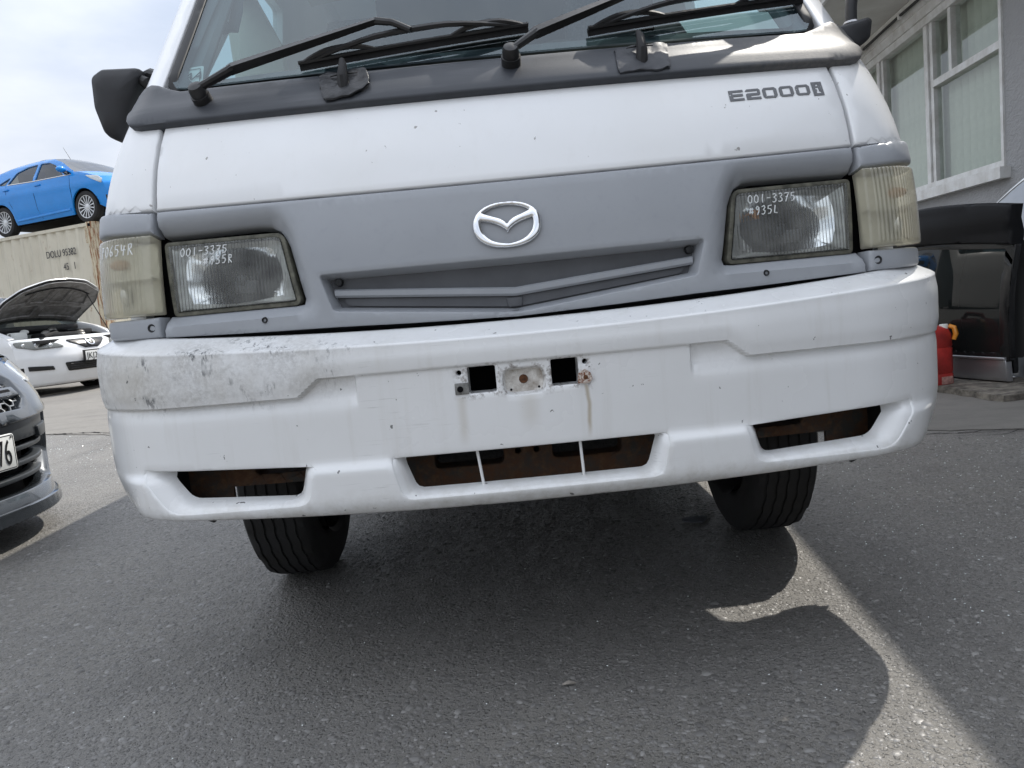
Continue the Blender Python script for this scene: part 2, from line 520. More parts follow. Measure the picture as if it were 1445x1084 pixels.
# ================================================================== materials of the place
def build_materials():
    mat('black_void', (.004,.004,.005), .9, spec=.2)
    mat('dark_plastic', (.018,.019,.021), .55, var=(40,.3), bump=(400,.15,.002))
    mat('black_gloss', (.012,.012,.013), .25)
    mat('rubber', (.012,.012,.013), .78, var=(60,.35), bump=(160,.2,.002))
    mat('tyre_rubber', (.020,.020,.021), .85, var=(9,.5), bump=(120,.35,.003), tint=(.045,.042,.038))
    mat('chrome', (.86,.87,.88), .07, 1)
    mat('dull_metal', (.45,.45,.46), .38, 1, var=(30,.3))
    mat('silver_paint', (.42,.42,.44), .32, .75, coat=.4)
    mat('seal_black', (.010,.010,.011), .5)
    mat('cream_trim', (.60,.58,.48), .7, var=(8,.1))
    mat('seat_cloth', (.13,.135,.14), .9, var=(120,.3), bump=(500,.4,.003))
    mat('cabin_grey', (.16,.17,.18), .7, var=(20,.15))
    mat('paper_white', (.78,.79,.76), .7)
    mat('pen_white', (.80,.82,.82), .6)
    mat('sticker_clear', (.62,.66,.64), .5)
    mat('ink_dark', (.03,.03,.035), .6)
    mat('plate_white', (.74,.75,.73), .35)
    mat('plate_black', (.01,.01,.011), .4)
    mat('amber', (.75,.28,.03), .2, coat=.5)
    mat('red_lens', (.45,.012,.012), .15, coat=.6)
    mat('can_red', (.46,.036,.030), .45, var=(9,.3), bump=(60,.25,.004), tint=(.34,.035,.032))
    mat('label_faded', (.45,.25,.22), .6, var=(60,.4))
    mat('white_car_paint', (.78,.79,.80), .22, coat=.6, var=(3,.06))
    mat('blue_car_paint', (.012,.24,.68), .22, .0, spec=.4, coat=.35, var=(4,.06))
    mat('grey_car_paint', (.034,.040,.047), .24, .3, coat=.9, var=(5,.10))
    mat('silver_car_paint', (.25,.27,.30), .28, .65, coat=.8, var=(5,.06))
    mat('under_hood', (.30,.30,.30), .65, var=(12,.25), bump=(50,.3,.004), tint=(.2,.19,.18))
    mat('engine_black', (.02,.02,.021), .5, var=(14,.5))
    mat('engine_alloy', (.38,.37,.35), .42, .8, var=(22,.4))
    mat('wheel_alloy', (.62,.63,.64), .28, .85)
    mat('frame_white', (.74,.75,.75), .4, var=(7,.10), bump=(90,.15,.003), tint=(.62,.61,.58))
    mat('soffit_white', (.62,.62,.60), .7, var=(1.6,.10), tint=(.52,.51,.48))
    mat('blind_cloth', (.60,.61,.56), .8, var=(12,.08))
    mat('room_dark', (.045,.045,.045), .9)
    mat('gutter_metal', (.55,.55,.53), .5, var=(4,.12))
    mat('cable_black', (.012,.012,.012), .6)
    mat('timber_old', (.22,.20,.17), .9, var=(18,.5), bump=(60,.8,.01), tint=(.10,.09,.08))
    mat('roof_iron', (.30,.31,.32), .5, .3, var=(3,.15))
    mat('tarpaper', (.03,.03,.032), .9)
    mat('yellow_decal', (.75,.45,.02), .5)
    mat('tape_black', (.022,.023,.026), .34, var=(30,.4), bump=(34,.9,.006))
    mat('tape_grey', (.045,.048,.056), .5, var=(24,.15), bump=(40,.35,.004))
    mat('litter_grey', (.13,.135,.15), .7, var=(40,.3))
    mat('litter_pale', (.42,.38,.33), .7, var=(40,.3))
    mat('reflector', (.90,.91,.92), .12, 1, bump=(30,.10,.004))
    mat('bulb_shade', (.035,.037,.042), .35)
    mat('gasket', (.14,.135,.105), .65, var=(50,.4), tint=(.08,.08,.062))

    # white paint of the van: faint road film, chips
    n = Nodes('van_white'); x = n.xyz()
    f1 = n.noise(2.2, 5); f2 = n.noise(420, 2); streak = n.noise(6, 5, vec=n.mapping((9,9,.7)))
    c = n.mix(n.mapr(f1,.35,.75), (.80,.81,.82), (.74,.745,.74))
    c = n.mix(n.math('MULTIPLY', n.mapr(streak,.56,.8), .10), c, (.58,.57,.53))
    chip = n.mapr(n.noise(75, 3, .5), .735, .76)
    c = n.mix(n.math('MULTIPLY', chip, .75), c, (.17,.15,.13))
    n.set(Base_Color=c, Roughness=n.mapr(f1,.3,.8,.30,.45), Coat_Weight=.55, Coat_Roughness=n.mapr(n.noise(6,5),.35,.7,.05,.22))
    n.set(Normal=n.bump(n.noise(5,2), .04, .02))

    # bumper: same paint, scuffed and sooty on the upper near-side corner, drips below the fixings
    n = Nodes('bumper_white'); x = n.xyz()
    f1 = n.noise(2.6, 5)
    c = n.mix(n.mapr(f1,.35,.75), (.80,.81,.815), (.745,.75,.745))
    side = n.mapr(x['X'], -.18, -.46, 0, 1, True)
    up = n.math('MULTIPLY', n.mapr(x['Z'], .545, .60, 0, 1, True), n.mapr(x['Z'], .70, .66, 0, 1, True))
    m = n.math('MULTIPLY', side, up)
    soot = n.math('MULTIPLY', n.mapr(n.noise(9, 8, .7), .36, .58), n.mapr(n.noise(120, 5, .75), .34, .58))
    c = n.mix(n.math('MULTIPLY', m, n.math('MULTIPLY', soot, .55)), c, (.26,.25,.235))
    tan = n.math('MULTIPLY', m, n.mapr(n.noise(5,4), .42, .7, 0, .55))
    c = n.mix(tan, c, (.46,.43,.37))
    # dark scuff marks, slanting
    sc = n.noise(95, 6, .7, vec=n.mapping((1,1,.22), rot=(0,R_(52),0)))
    patch = n.mapr(n.noise(11, 3), .52, .60)
    c = n.mix(n.math('MULTIPLY', n.math('MULTIPLY', m, patch), n.mapr(sc, .53, .58, 0, .9)), c, (.10,.105,.11))
    hair = n.mapr(n.noise(40, 3, .5, vec=n.mapping((.25,1,9), rot=(0,R_(-9),0))), .66, .69)
    hgate = n.mapr(n.noise(3.3, 4), .50, .62)
    c = n.mix(n.math('MULTIPLY', n.math('MULTIPLY', hair, hgate), .45), c, (.42,.42,.41))
    low = n.math('MULTIPLY', n.mapr(x['Z'], .42, .36, 0, 1, True), n.mapr(n.noise(30, 6, .7), .42, .65, 0, .45))
    c = n.mix(low, c, (.45,.43,.38))
    film = n.math('MULTIPLY', n.mapr(n.noise(5, 6, vec=n.mapping((7,7,.6))), .54, .78), .30)
    c = n.mix(film, c, (.56,.545,.50))
    chip = n.mapr(n.noise(70, 3, .5), .725, .745)
    c = n.mix(n.math('MULTIPLY', chip, .85), c, (.07,.07,.07))
    # rust-water runs below the two number-plate fixings
    def run(x0, x1, z0, z1, k):
        wob = n.math('ADD', x['X'], n.math('MULTIPLY', n.math('SUBTRACT', n.noise(14,2), .5), .012))
        cx = (x0+x1)/2
        a = n.mapr(n.math('ABSOLUTE', n.math('SUBTRACT', wob, cx)), (x1-x0)/2, 0, 0, 1, True)
        b = n.math('MULTIPLY', n.mapr(x['Z'], z0, z0+.03, 0, 1), n.mapr(x['Z'], z1+.004, z1, 0, 1))
        return n.math('MULTIPLY', n.math('MULTIPLY', a, b), k)
    c = n.mix(run(.100,.112,.455,.548,.75), c, (.40,.33,.22))
    c = n.mix(run(-.125,-.098,.458,.545,.35), c, (.46,.41,.32))
    c = n.mix(run(-.02,.03,.475,.54,.28), c, (.46,.41,.32))
    # grime round the recess edge
    ring = n.math('MULTIPLY', n.mapr(n.noise(90, 4), .50, .64), n.math('MULTIPLY', n.mapr(n.math('ABSOLUTE', x['X']), .125, .11, 0, 1), n.math('MULTIPLY', n.mapr(x['Z'],.538,.55), n.mapr(x['Z'],.606,.598))))
    c = n.mix(n.math('MULTIPLY', ring, .7), c, (.13,.10,.08))
    rgh = n.math('ADD', n.mapr(f1,.3,.8,.24,.36), n.math('MULTIPLY', m, .3))
    n.set(Base_Color=c, Roughness=rgh, Coat_Weight=n.math('SUBTRACT', .6, n.math('MULTIPLY', m, .5)), Coat_Roughness=n.mapr(n.noise(7,5),.35,.7,.06,.25))
    n.set(Normal=n.bump(n.noise(60,4), .05, .004))

    # sun-faded grey plastic
    n = Nodes('grey_plastic')
    f1 = n.noise(3.5, 6); f2 = n.noise(60, 4)
    c = n.mix(n.mapr(f1,.3,.7), (.312,.328,.352), (.352,.368,.392))
    c = n.mix(n.mapr(f2,.55,.8,0,.35), c, (.255,.275,.305))
    scr = n.mapr(n.noise(30, 6, .7, vec=n.mapping((1.2,1.2,9), rot=(0,R_(50),0))), .69, .72)
    c = n.mix(n.math('MULTIPLY', scr, .25), c, (.36,.37,.40))
    n.set(Base_Color=c, Roughness=n.mapr(f1,.3,.7,.34,.48)); n.set(Normal=n.bump(n.noise(900,2), .06, .001))
    n = Nodes('grey_insert')
    f1 = n.noise(14, 6)
    n.set(Base_Color=n.mix(n.mapr(f1,.3,.7), (.085,.088,.096), (.115,.12,.13)), Roughness=.62, Normal=n.bump(n.noise(600,2), .12, .001))
    n = Nodes('cowl_plastic')
    f1 = n.noise(4.5, 6); x = n.xyz()
    c = n.mix(n.mapr(f1,.3,.7), (.030,.034,.042), (.050,.055,.065))
    c = n.mix(n.mapr(n.noise(7,5,vec=n.mapping((.6,1,6))), .54,.74,0,.45), c, (.105,.11,.122))
    c = n.mix(n.math('MULTIPLY', n.mapr(x['X'], .35,.62,0,1,True), n.mapr(n.noise(80,5,.7),.35,.65,.25,.8)), c, (.14,.132,.122))  # right end coloured paler, painting in the sun on the cowl
    n.set(Base_Color=c, Roughness=n.mapr(f1,.3,.7,.40,.58), Normal=n.bump(n.noise(300,3), .15, .001))

    # rusty chassis steel
    n = Nodes('rusty_steel')
    f1 = n.noise(16, 7, .7); f2 = n.noise(70, 5)
    c = n.mix(n.mapr(f1,.40,.58), (.045,.042,.038), (.085,.038,.016))
    c = n.mix(n.mapr(f2,.5,.7,0,.7), c, (.12,.066,.032))
    n.set(Base_Color=c, Roughness=.85, Normal=n.bump(f2, .6, .004))
    n = Nodes('rust_bolt')
    f1 = n.noise(160, 5, .7)
    n.set(Base_Color=n.mix(n.mapr(f1,.35,.65), (.05,.022,.012), (.16,.065,.025)), Roughness=.9, Normal=n.bump(f1,.8,.002))
    n = Nodes('rust_chip')
    f1 = n.noise(220, 5, .7)
    n.set(Base_Color=n.mix(n.mapr(f1,.45,.55), (.62,.56,.50), (.20,.07,.03)), Roughness=.7, Normal=n.bump(f1,.6,.002))

    # glass
    def fres(n, ior, nrm=None):
        fr = n.N('ShaderNodeFresnel'); ge = n.N('ShaderNodeNewGeometry')
        n.L(n.math('ADD', n.math('MULTIPLY', ge.outputs['Backfacing'], 1/ior-ior), ior), fr.inputs['IOR'])
        if nrm: n.L(nrm, fr.inputs['Normal'])
        return fr
    def glass(name, tint, ior=1.45, ref=1.0, alpha_col=None):
        n = Nodes(name); n.nt.nodes.remove(n.b)
        fr = fres(n, ior)
        tr = n.N('ShaderNodeBsdfTransparent'); tr.inputs['Color'].default_value = (*tint, 1)
        gl = n.N('ShaderNodeBsdfGlossy'); gl.inputs['Roughness'].default_value = .015; gl.inputs['Color'].default_value = (*ref,1) if isinstance(ref, tuple) else (ref,ref,ref,1)
        mx = n.N('ShaderNodeMixShader')
        n.L(fr.outputs[0], mx.inputs[0]); n.L(tr.outputs[0], mx.inputs[1]); n.L(gl.outputs[0], mx.inputs[2])
        n.L(mx.outputs[0], n.out.inputs['Surface']); return n, mx, tr, gl, fr
    glass('windscreen_glass', (.58,.72,.73), 1.75, (.88,.96,1.0))
    glass('car_glass', (.30,.34,.33), 1.6)
    glass('sky_glass', (.30,.34,.33), 2.4)
    glass('tint_glass', (.34,.36,.34), 1.6)
    glass('pane_glass', (.84,.90,.86), 1.6)
    # fluted headlamp glass: clear, slightly hazed, distorting what is behind
    n = Nodes('headlamp_glass'); n.nt.nodes.remove(n.b)
    wv = n.N('ShaderNodeTexWave', wave_type='BANDS', bands_direction='X', wave_profile='SIN')
    wv.inputs['Scale'].default_value = 48; wv.inputs['Distortion'].default_value = .6; wv.inputs['Detail Scale'].default_value = .6
    at = n.N('ShaderNodeAttribute'); at.attribute_name = 'sz'
    n.L(at.outputs['Vector'], wv.inputs['Vector'])
    bp = n.bump(wv.outputs['Fac'], .8, .0020)
    rf = n.N('ShaderNodeBsdfRefraction'); rf.inputs['IOR'].default_value = 1.18; rf.inputs['Roughness'].default_value = .04
    rf.inputs['Color'].default_value = (.93,.95,.94,1); n.L(bp, rf.inputs['Normal'])
    tr = n.N('ShaderNodeBsdfTransparent'); tr.inputs['Color'].default_value = (.93,.95,.94,1)
    gl = n.N('ShaderNodeBsdfGlossy'); gl.inputs['Roughness'].default_value = .05; n.L(bp, gl.inputs['Normal'])
    df = n.N('ShaderNodeBsdfDiffuse'); df.inputs['Color'].default_value = (.74,.75,.71,1)
    fr = fres(n, 1.5, bp)
    m0 = n.N('ShaderNodeMixShader'); m0.inputs[0].default_value = .45; n.L(rf.outputs[0], m0.inputs[1]); n.L(tr.outputs[0], m0.inputs[2])
    m1 = n.N('ShaderNodeMixShader'); n.L(fr.outputs[0], m1.inputs[0]); n.L(m0.outputs[0], m1.inputs[1]); n.L(gl.outputs[0], m1.inputs[2])
    m2 = n.N('ShaderNodeMixShader'); n.L(n.mapr(n.noise(18,5),.35,.75,.06,.20), m2.inputs[0]); n.L(m1.outputs[0], m2.inputs[1]); n.L(df.outputs[0], m2.inputs[2])
    n.L(m2.outputs[0], n.out.inputs['Surface'])
    # yellowed corner-lamp plastic, ribbed on the inside
    n = Nodes('corner_lens'); n.nt.nodes.remove(n.b)
    at = n.N('ShaderNodeAttribute'); at.attribute_name = 'sz'
    wv = n.N('ShaderNodeTexWave', wave_type='BANDS', bands_direction='X', wave_profile='SIN')
    wv.inputs['Scale'].default_value = 38; n.L(at.outputs['Vector'], wv.inputs['Vector'])
    sx = n.xyz(at.outputs['Vector'])
    gate = n.math('MULTIPLY', n.mapr(n.math('ABSOLUTE', sx['X']), .668, .676), n.mapr(sx['Y'], .746, .752))
    rib = n.math('MULTIPLY', wv.outputs['Fac'], gate)
    bp = n.bump(rib, .9, .0030)
    tr = n.N('ShaderNodeBsdfTransparent'); tr.inputs['Color'].default_value = (.95,.94,.87,1)
    tl = n.N('ShaderNodeBsdfTranslucent'); tl.inputs['Color'].default_value = (.86,.83,.72,1)
    df = n.N('ShaderNodeBsdfDiffuse'); n.L(n.mix(n.mapr(n.noise(14,5),.35,.7), (.77,.735,.60), (.68,.64,.50)), df.inputs['Color'])
    for q in (df, tl): n.L(bp, q.inputs['Normal'])
    gl = n.N('ShaderNodeBsdfGlossy'); gl.inputs['Roughness'].default_value = .14; n.L(bp, gl.inputs['Normal'])
    fr = fres(n, 1.5)
    a = n.N('ShaderNodeMixShader'); a.inputs[0].default_value = .45; n.L(tl.outputs[0], a.inputs[1]); n.L(df.outputs[0], a.inputs[2])
    b = n.N('ShaderNodeMixShader'); b.inputs[0].default_value = .55; n.L(tr.outputs[0], b.inputs[1]); n.L(a.outputs[0], b.inputs[2])
    c = n.N('ShaderNodeMixShader'); n.L(fr.outputs[0], c.inputs[0]); n.L(b.outputs[0], c.inputs[1]); n.L(gl.outputs[0], c.inputs[2])
    n.L(c.outputs[0], n.out.inputs['Surface'])
    # clear car headlamp cover
    glass('lamp_cover', (.88,.89,.88), 1.5)

    # asphalt: dark binder with worn-flat chips, patched and dusty
    n = Nodes('asphalt'); x = n.xyz()
    big = n.noise(.55, 6); mid = n.noise(3.2, 6)
    vo = n.N('ShaderNodeTexVoronoi', feature='F1'); vo.inputs['Scale'].default_value = 105
    wob = n.N('ShaderNodeVectorMath', operation='ADD')
    nz = n.N('ShaderNodeTexNoise'); nz.inputs['Scale'].default_value = 60; n.L(n.tc.outputs['Object'], nz.inputs['Vector'])
    sc = n.N('ShaderNodeVectorMath', operation='SCALE'); sc.inputs['Scale'].default_value = .012
    n.L(nz.outputs['Color'], sc.inputs[0]); n.L(n.tc.outputs['Object'], wob.inputs[0]); n.L(sc.outputs[0], wob.inputs[1])
    n.L(wob.outputs[0], vo.inputs['Vector'])
    vs2 = n.N('ShaderNodeTexVoronoi', feature='F1'); vs2.inputs['Scale'].default_value = 300; n.L(wob.outputs[0], vs2.inputs['Vector'])
    chipmask = n.mapr(vo.outputs['Distance'], .42, .22)
    tone = n.xyz(vo.outputs['Color'])
    stone = n.ramp(tone['X'], [(0,(.12,.116,.109)), (.45,(.22,.212,.199)), (.8,(.30,.288,.271)), (1,(.38,.365,.342))])
    binder = n.mix(n.mapr(mid,.3,.7), (.165,.158,.147), (.25,.239,.223))
    c = n.mix(n.math('MULTIPLY', chipmask, n.mapr(tone['Y'],.25,.6)), binder, stone)
    c = n.mix(n.mapr(vs2.outputs['Distance'], .5,.7,0,.35), c, (.045,.045,.045))
    c = n.mix(n.mapr(big,.46,.68,0,.45), c, (.20,.19,.17))
    oil = n.math('MULTIPLY', n.mapr(n.noise(1.3,4), .60,.72), .6)
    c = n.mix(oil, c, (.06,.058,.055))
    warm = n.mapr(n.noise(.8,5), .45, .7, 0, .35)
    c = n.mix(warm, c, (.20,.185,.155))
    skid = n.math('MULTIPLY', n.mapr(n.noise(2.0,4,vec=n.mapping((3.2,.25,1),rot=(0,0,R_(8)))), .56,.72), .35)
    c = n.mix(skid, c, (.065,.064,.063))
    n.set(Base_Color=c, Roughness=n.math('ADD', n.mapr(tone['Z'],0,1,.34,.62), n.mapr(big,.35,.7,-.04,.12)), Specular_IOR_Level=.6)
    hgt = n.math('ADD', n.math('MULTIPLY', chipmask, .6), n.math('MULTIPLY', n.noise(240,4,.7), .7))
    hgt = n.math('ADD', hgt, n.math('MULTIPLY', n.noise(24,4), .8))
    n.set(Normal=n.bump(hgt, 1.0, .0060))
    n = Nodes('asphalt_chip')
    oi = n.N('ShaderNodeTexWhiteNoise', noise_dimensions='3D')
    ge = n.N('ShaderNodeNewGeometry')
    rn = ge.outputs['Random Per Island']
    n.set(Base_Color=n.ramp(rn, [(0,(.115,.111,.105)), (.5,(.165,.159,.151)), (.9,(.205,.198,.188)), (1,(.27,.262,.25))]), Roughness=n.mapr(rn,0,1,.60,.40), Normal=n.bump(n.noise(700,3),.3,.001))
    # concrete apron
    n = Nodes('concrete'); x = n.xyz()
    big = n.noise(.7, 7, .65); mid = n.noise(9, 7, .7); fine = n.noise(160, 4)
    c = n.mix(n.mapr(big,.3,.7), (.165,.157,.145), (.225,.213,.194))
    c = n.mix(n.mapr(mid,.45,.75,0,.6), c, (.13,.124,.114))
    c = n.mix(n.mapr(fine,.5,.8,0,.4), c, (.11,.105,.098))
    c = n.mix(n.mapr(n.noise(2.2,4,vec=n.mapping((.35,2.5,1),rot=(0,0,R_(-28)))),.52,.74,0,.5), c, (.11,.104,.095))
    n.set(Base_Color=c, Roughness=.82, Normal=n.bump(n.math('ADD', fine, n.math('MULTIPLY', mid, 1.5)), .5, .004))
    # roughcast wall
    n = Nodes('roughcast'); vmap = n.mapping((1,1,2.2))
    f1 = n.noise(13, 6, .55, dist=1.2, vec=vmap); big = n.noise(.6,5); rise = n.noise(1.2,5,vec=n.mapping((2.5,2.5,.25)))
    c = n.mix(n.mapr(big,.3,.7), (.32,.325,.335), (.37,.372,.38))
    c = n.mix(n.mapr(rise,.55,.8,0,.35), c, (.25,.25,.25))
    n.set(Base_Color=c, Roughness=.9, Normal=n.bump(f1, .55, .035))
    # container skin: chalky cream with rust at the seams
    n = Nodes('container_paint'); x = n.xyz()
    big = n.noise(.9,6); st = n.noise(2.5,6,.7,vec=n.mapping((6,6,.5)))
    c = n.mix(n.mapr(big,.3,.7), (.56,.52,.42), (.66,.62,.51))
    c = n.mix(n.mapr(st,.5,.72,0,.55), c, (.36,.33,.26))
    c = n.mix(n.mapr(n.noise(5,7,.7,vec=n.mapping((3,3,.6))),.63,.70,0,.8), c, (.25,.12,.05))
    n.set(Base_Color=c, Roughness=.62)
    n = Nodes('container_rust'); 
    f1 = n.noise(3.2,8,.7,vec=n.mapping((7,7,.8))); f2 = n.noise(9,5)
    c = n.mix(n.mapr(f1,.46,.56), (.58,.52,.38), (.24,.095,.035))
    c = n.mix(n.mapr(f2,.55,.7,0,.8), c, (.13,.05,.022))
    n.set(Base_Color=c, Roughness=.8, Normal=n.bump(f1,.3,.01))
    n = Nodes('glass_crumb')
    n.set(Base_Color=(.82,.86,.85), Roughness=.08, Specular_IOR_Level=1.0)
build_materials()
# ================================================================== ground
def slab_dist(x, y):
    """Signed distance beyond the joint between asphalt and concrete (positive on the concrete)."""
    ax, ay, bx, by = -3.54, 4.60, 2.00, 1.68
    dx, dy = bx-ax, by-ay; l = math.hypot(dx, dy)
    return ((x-ax)*(-dy)+(y-ay)*dx)/l
def ground_z(x, y):
    d = slab_dist(x, y)
    return .012*max(0., d-1.0) if d < 40 else .47
mat('litter_dull', (.26,.235,.205), .8, var=(40,.3))
def build_ground():
    tag(MB().raw([(-400,-400,-.012),(400,-400,-.012),(400,400,-.012),(-400,400,-.012)], [(0,1,2,3)]).build('ground', 'concrete'), kind='structure')
    # asphalt sheet in front of the joint
    ax, ay, bx, by = -3.54, 4.60, 2.00, 1.68
    ux, uy = bx-ax, by-ay; l = math.hypot(ux, uy); ux /= l; uy /= l; nx, ny = -uy, ux
    rnd = random.Random(3)
    ts = [-60,-30,-15]+[-10+.07*i for i in range(330)]+[20,40,60]
    jag = [.018*math.sin(t*1.7)+rnd.uniform(-.012,.012) for t in ts]
    V = []; F = []
    for t, j in zip(ts, jag):
        px, py = ax+ux*(t+2), ay+uy*(t+2)
        V.append((px+nx*j, py+ny*j, 0)); V.append((px-nx*60, py-ny*60, 0))
    for i in range(len(ts)-1): F.append((2*i, 2*i+1, 2*i+3, 2*i+2))
    tag(MB().raw(V, F).build('asphalt_yard', 'asphalt', smooth=False), kind='structure')
    # concrete slab behind it, rising gently, its broken edge a few millimetres away from the asphalt
    V = []; F = []; ds = [0, .5, 1.0, 3, 8, 20, 40]
    for t, j in zip(ts, jag):
        px, py = ax+ux*(t+2), ay+uy*(t+2); e = j+.004+.006*rnd.random()
        V.append((px+nx*e, py+ny*e, -.011))
        for d in ds: V.append((px+nx*(d+e), py+ny*(d+e), .0035+.012*max(0., d-1.0)))
    k = len(ds)+1
    for i in range(len(ts)-1):
        for q in range(k-1): F.append((i*k+q, i*k+q+1, (i+1)*k+q+1, (i+1)*k+q))
    tag(MB().raw(V, F).build('concrete_apron', 'concrete', smooth=False), kind='structure')
    # loose and half-bedded chips, near the camera
    rng = np.random.default_rng(11)
    n = 100000
    y = -1.0+3.0*rng.random(n)**1.25; hw = .35+.78*(y+1.31)
    x = (rng.random(n)*2-1)*np.minimum(hw+.3, 2.6)
    keep = np.array([slab_dist(a, b) < -.04 for a, b in zip(x, y)]); x = x[keep]; y = y[keep]; n = len(x)
    s = np.clip(rng.lognormal(math.log(.0031), .45, n), .0013, .009)
    K = 6; V = np.zeros((n, 2*K, 3)); a0 = rng.random(n)*6.28
    el = .55+.45*rng.random(n); th = rng.random(n)*6.28; hh = s*(.10+.16*rng.random(n))
    tx = (rng.random(n)-.5)*.18; ty = (rng.random(n)-.5)*.18
    for j in range(K):
        an = a0+j*2*math.pi/K+(rng.random(n)-.5)*.5; rad = s*(.75+.4*rng.random(n))
        u = rad*np.cos(an); w = rad*np.sin(an)*el
        px = u*np.cos(th)-w*np.sin(th); py = u*np.sin(th)+w*np.cos(th)
        V[:,j] = np.stack([x+px*1.25, y+py*1.25, np.zeros(n)-.0006], -1)
        V[:,K+j] = np.stack([x+px*.8, y+py*.8, hh+tx*px+ty*py], -1)
    V = V.reshape(-1, 3); F = []
    base = np.arange(n)*2*K
    quads = np.concatenate([np.stack([base+j, base+(j+1)%K, base+K+(j+1)%K, base+K+j], -1) for j in range(K)])
    tops = np.stack([base+K+j for j in range(K)], -1)
    me = bpy.data.meshes.new('asphalt_chips')
    me.vertices.add(len(V)); me.vertices.foreach_set('co', V.ravel())
    ln = len(quads)*4+len(tops)*K; me.loops.add(ln)
    me.loops.foreach_set('vertex_index', np.concatenate([quads.ravel(), tops.ravel()]).astype(np.int32))
    me.polygons.add(len(quads)+len(tops))
    st = np.concatenate([np.arange(len(quads))*4, len(quads)*4+np.arange(len(tops))*K]).astype(np.int32)
    me.polygons.foreach_set('loop_start', st)
    me.update(calc_edges=True); me.validate()
    me.materials.append(MATS['asphalt_chip'])
    tag(link(bpy.data.objects.new('asphalt_chips', me)), 'small grey stone chips bedded in the worn asphalt', 'stone chips', kind='stuff')
    # broken safety glass
    rng = np.random.default_rng(5); V = []; F = []
    def crumb(px, py, s, z=0):
        k = len(V)
        q = [Vector(rng.normal(size=3)).normalized()*s*(.7+.6*rng.random()) for _ in range(6)]
        c = [(1,0,0),(-1,0,0),(0,1,0),(0,-1,0),(0,0,1),(0,0,-1)]
        rz = rng.random()*6.28
        for i, d in enumerate(c):
            v = Vector(d)*s*(.6+.7*rng.random()); v.rotate(Matrix.Rotation(rz, 3, 'Z'))
            V.append((px+v.x, py+v.y, z+s*.5+v.z*.7))
        for f in ((0,2,4),(2,1,4),(1,3,4),(3,0,4),(2,0,5),(1,2,5),(3,1,5),(0,3,5)): F.append(tuple(k+i for i in f))
    for _ in range(520):                                   # spread thickly to the right of the van
        y = .1+1.55*rng.random(); x = 1.0+rng.normal()*.45+.25*y
        if x > .72: crumb(x, y, .0012+.0016*rng.random())
    for _ in range(240):                                   # thinly under and before it
        y = -.75+1.5*rng.random(); x = rng.normal()*.55
        crumb(x, y, .0009+.0012*rng.random())
    for _ in range(170):                                   # by the joint on the left
        t = rng.random(); crumb(-1.9-1.7*t+rng.normal()*.15, 2.6+1.7*t+rng.normal()*.25, .002+.003*rng.random())
    tag(MB().raw(V, F).build('glass_crumbs', 'glass_crumb', smooth=False), 'crumbs of broken safety glass strewn over the asphalt', 'broken glass', kind='stuff')
    # hairline cracks along and beside the joint
    def crack(pts, w, seed):
        r = random.Random(seed); V = []; F = []; P = []
        for (a, b), (c, d) in zip(pts[:-1], pts[1:]):
            k = max(2, int(math.hypot(c-a, d-b)/.035))
            for i in range(k): P.append((a+(c-a)*i/k+r.uniform(-.012,.012), b+(d-b)*i/k+r.uniform(-.012,.012)))
        for i, (px, py) in enumerate(P):
            q = P[min(i+1, len(P)-1)]; o = P[max(i-1, 0)]; dx, dy = q[0]-o[0], q[1]-o[1]; l = math.hypot(dx, dy) or 1
            ww = w*(.4+r.random())*(1 if 0 < i < len(P)-1 else .2)
            z = .0075 if slab_dist(px, py) > -.02 else .0025
            V += [(px-dy/l*ww, py+dx/l*ww, z), (px+dy/l*ww, py-dx/l*ww, z)]
        for i in range(len(P)-1): F.append((2*i, 2*i+1, 2*i+3, 2*i+2))
        tag(MB().raw(V, F).build('ground_crack', 'black_void', smooth=False), kind='structure')
    crack([(1.45,1.86),(1.75,1.76),(2.05,1.70),(2.4,1.64),(2.9,1.60)], .0035, 1)
    crack([(1.72,1.72),(1.85,1.66),(2.05,1.69)], .0025, 2)
    crack([(2.15,1.66),(2.35,1.56),(2.7,1.52)], .0025, 3)
    crack([(-3.9,4.78),(-3.55,4.62),(-3.2,4.50),(-2.8,4.22)], .008, 4)
    # litter: a flattened scrap beside the far front tyre, a pale leaf-like scrap, small ones
    def scrap(name, cx, cy, w, h, rz, m, label, seed):
        r = random.Random(seed); P = []
        for i in range(9):
            a = 2*math.pi*i/9; k = 1+.25*(r.random()-.5)
            P.append((math.cos(a)*w/2*k*1.1, math.sin(a)*h/2*k*1.1))
        n = len(P); V = []
        for zz in (0.002, .0045):
            for (a, b) in P: V.append((cx+a*math.cos(rz)-b*math.sin(rz), cy+a*math.sin(rz)+b*math.cos(rz), zz+r.random()*.004))
        V.append((cx, cy, .012)); c = 2*n
        F = [(i, (i+1)%n, n+(i+1)%n, n+i) for i in range(n)]+[(n+i, n+(i+1)%n, c) for i in range(n)]
        tag(MB().raw(V, F).build(name, m, smooth=False), label, 'litter')
    scrap('litter_scrap', .49, .93, .075, .06, .2, 'litter_grey', 'flattened grey scrap lying inside the right front tyre', 1)
    scrap('litter_scrap', .03, .02, .022, .007, .1, 'litter_dull', 'thin pale scrap on the shaded asphalt before the bumper', 2)
    scrap('litter_scrap', -.40, -.33, .035, .018, .5, 'litter_pale', 'small pale chip on the asphalt in the lower left', 4)
build_ground()

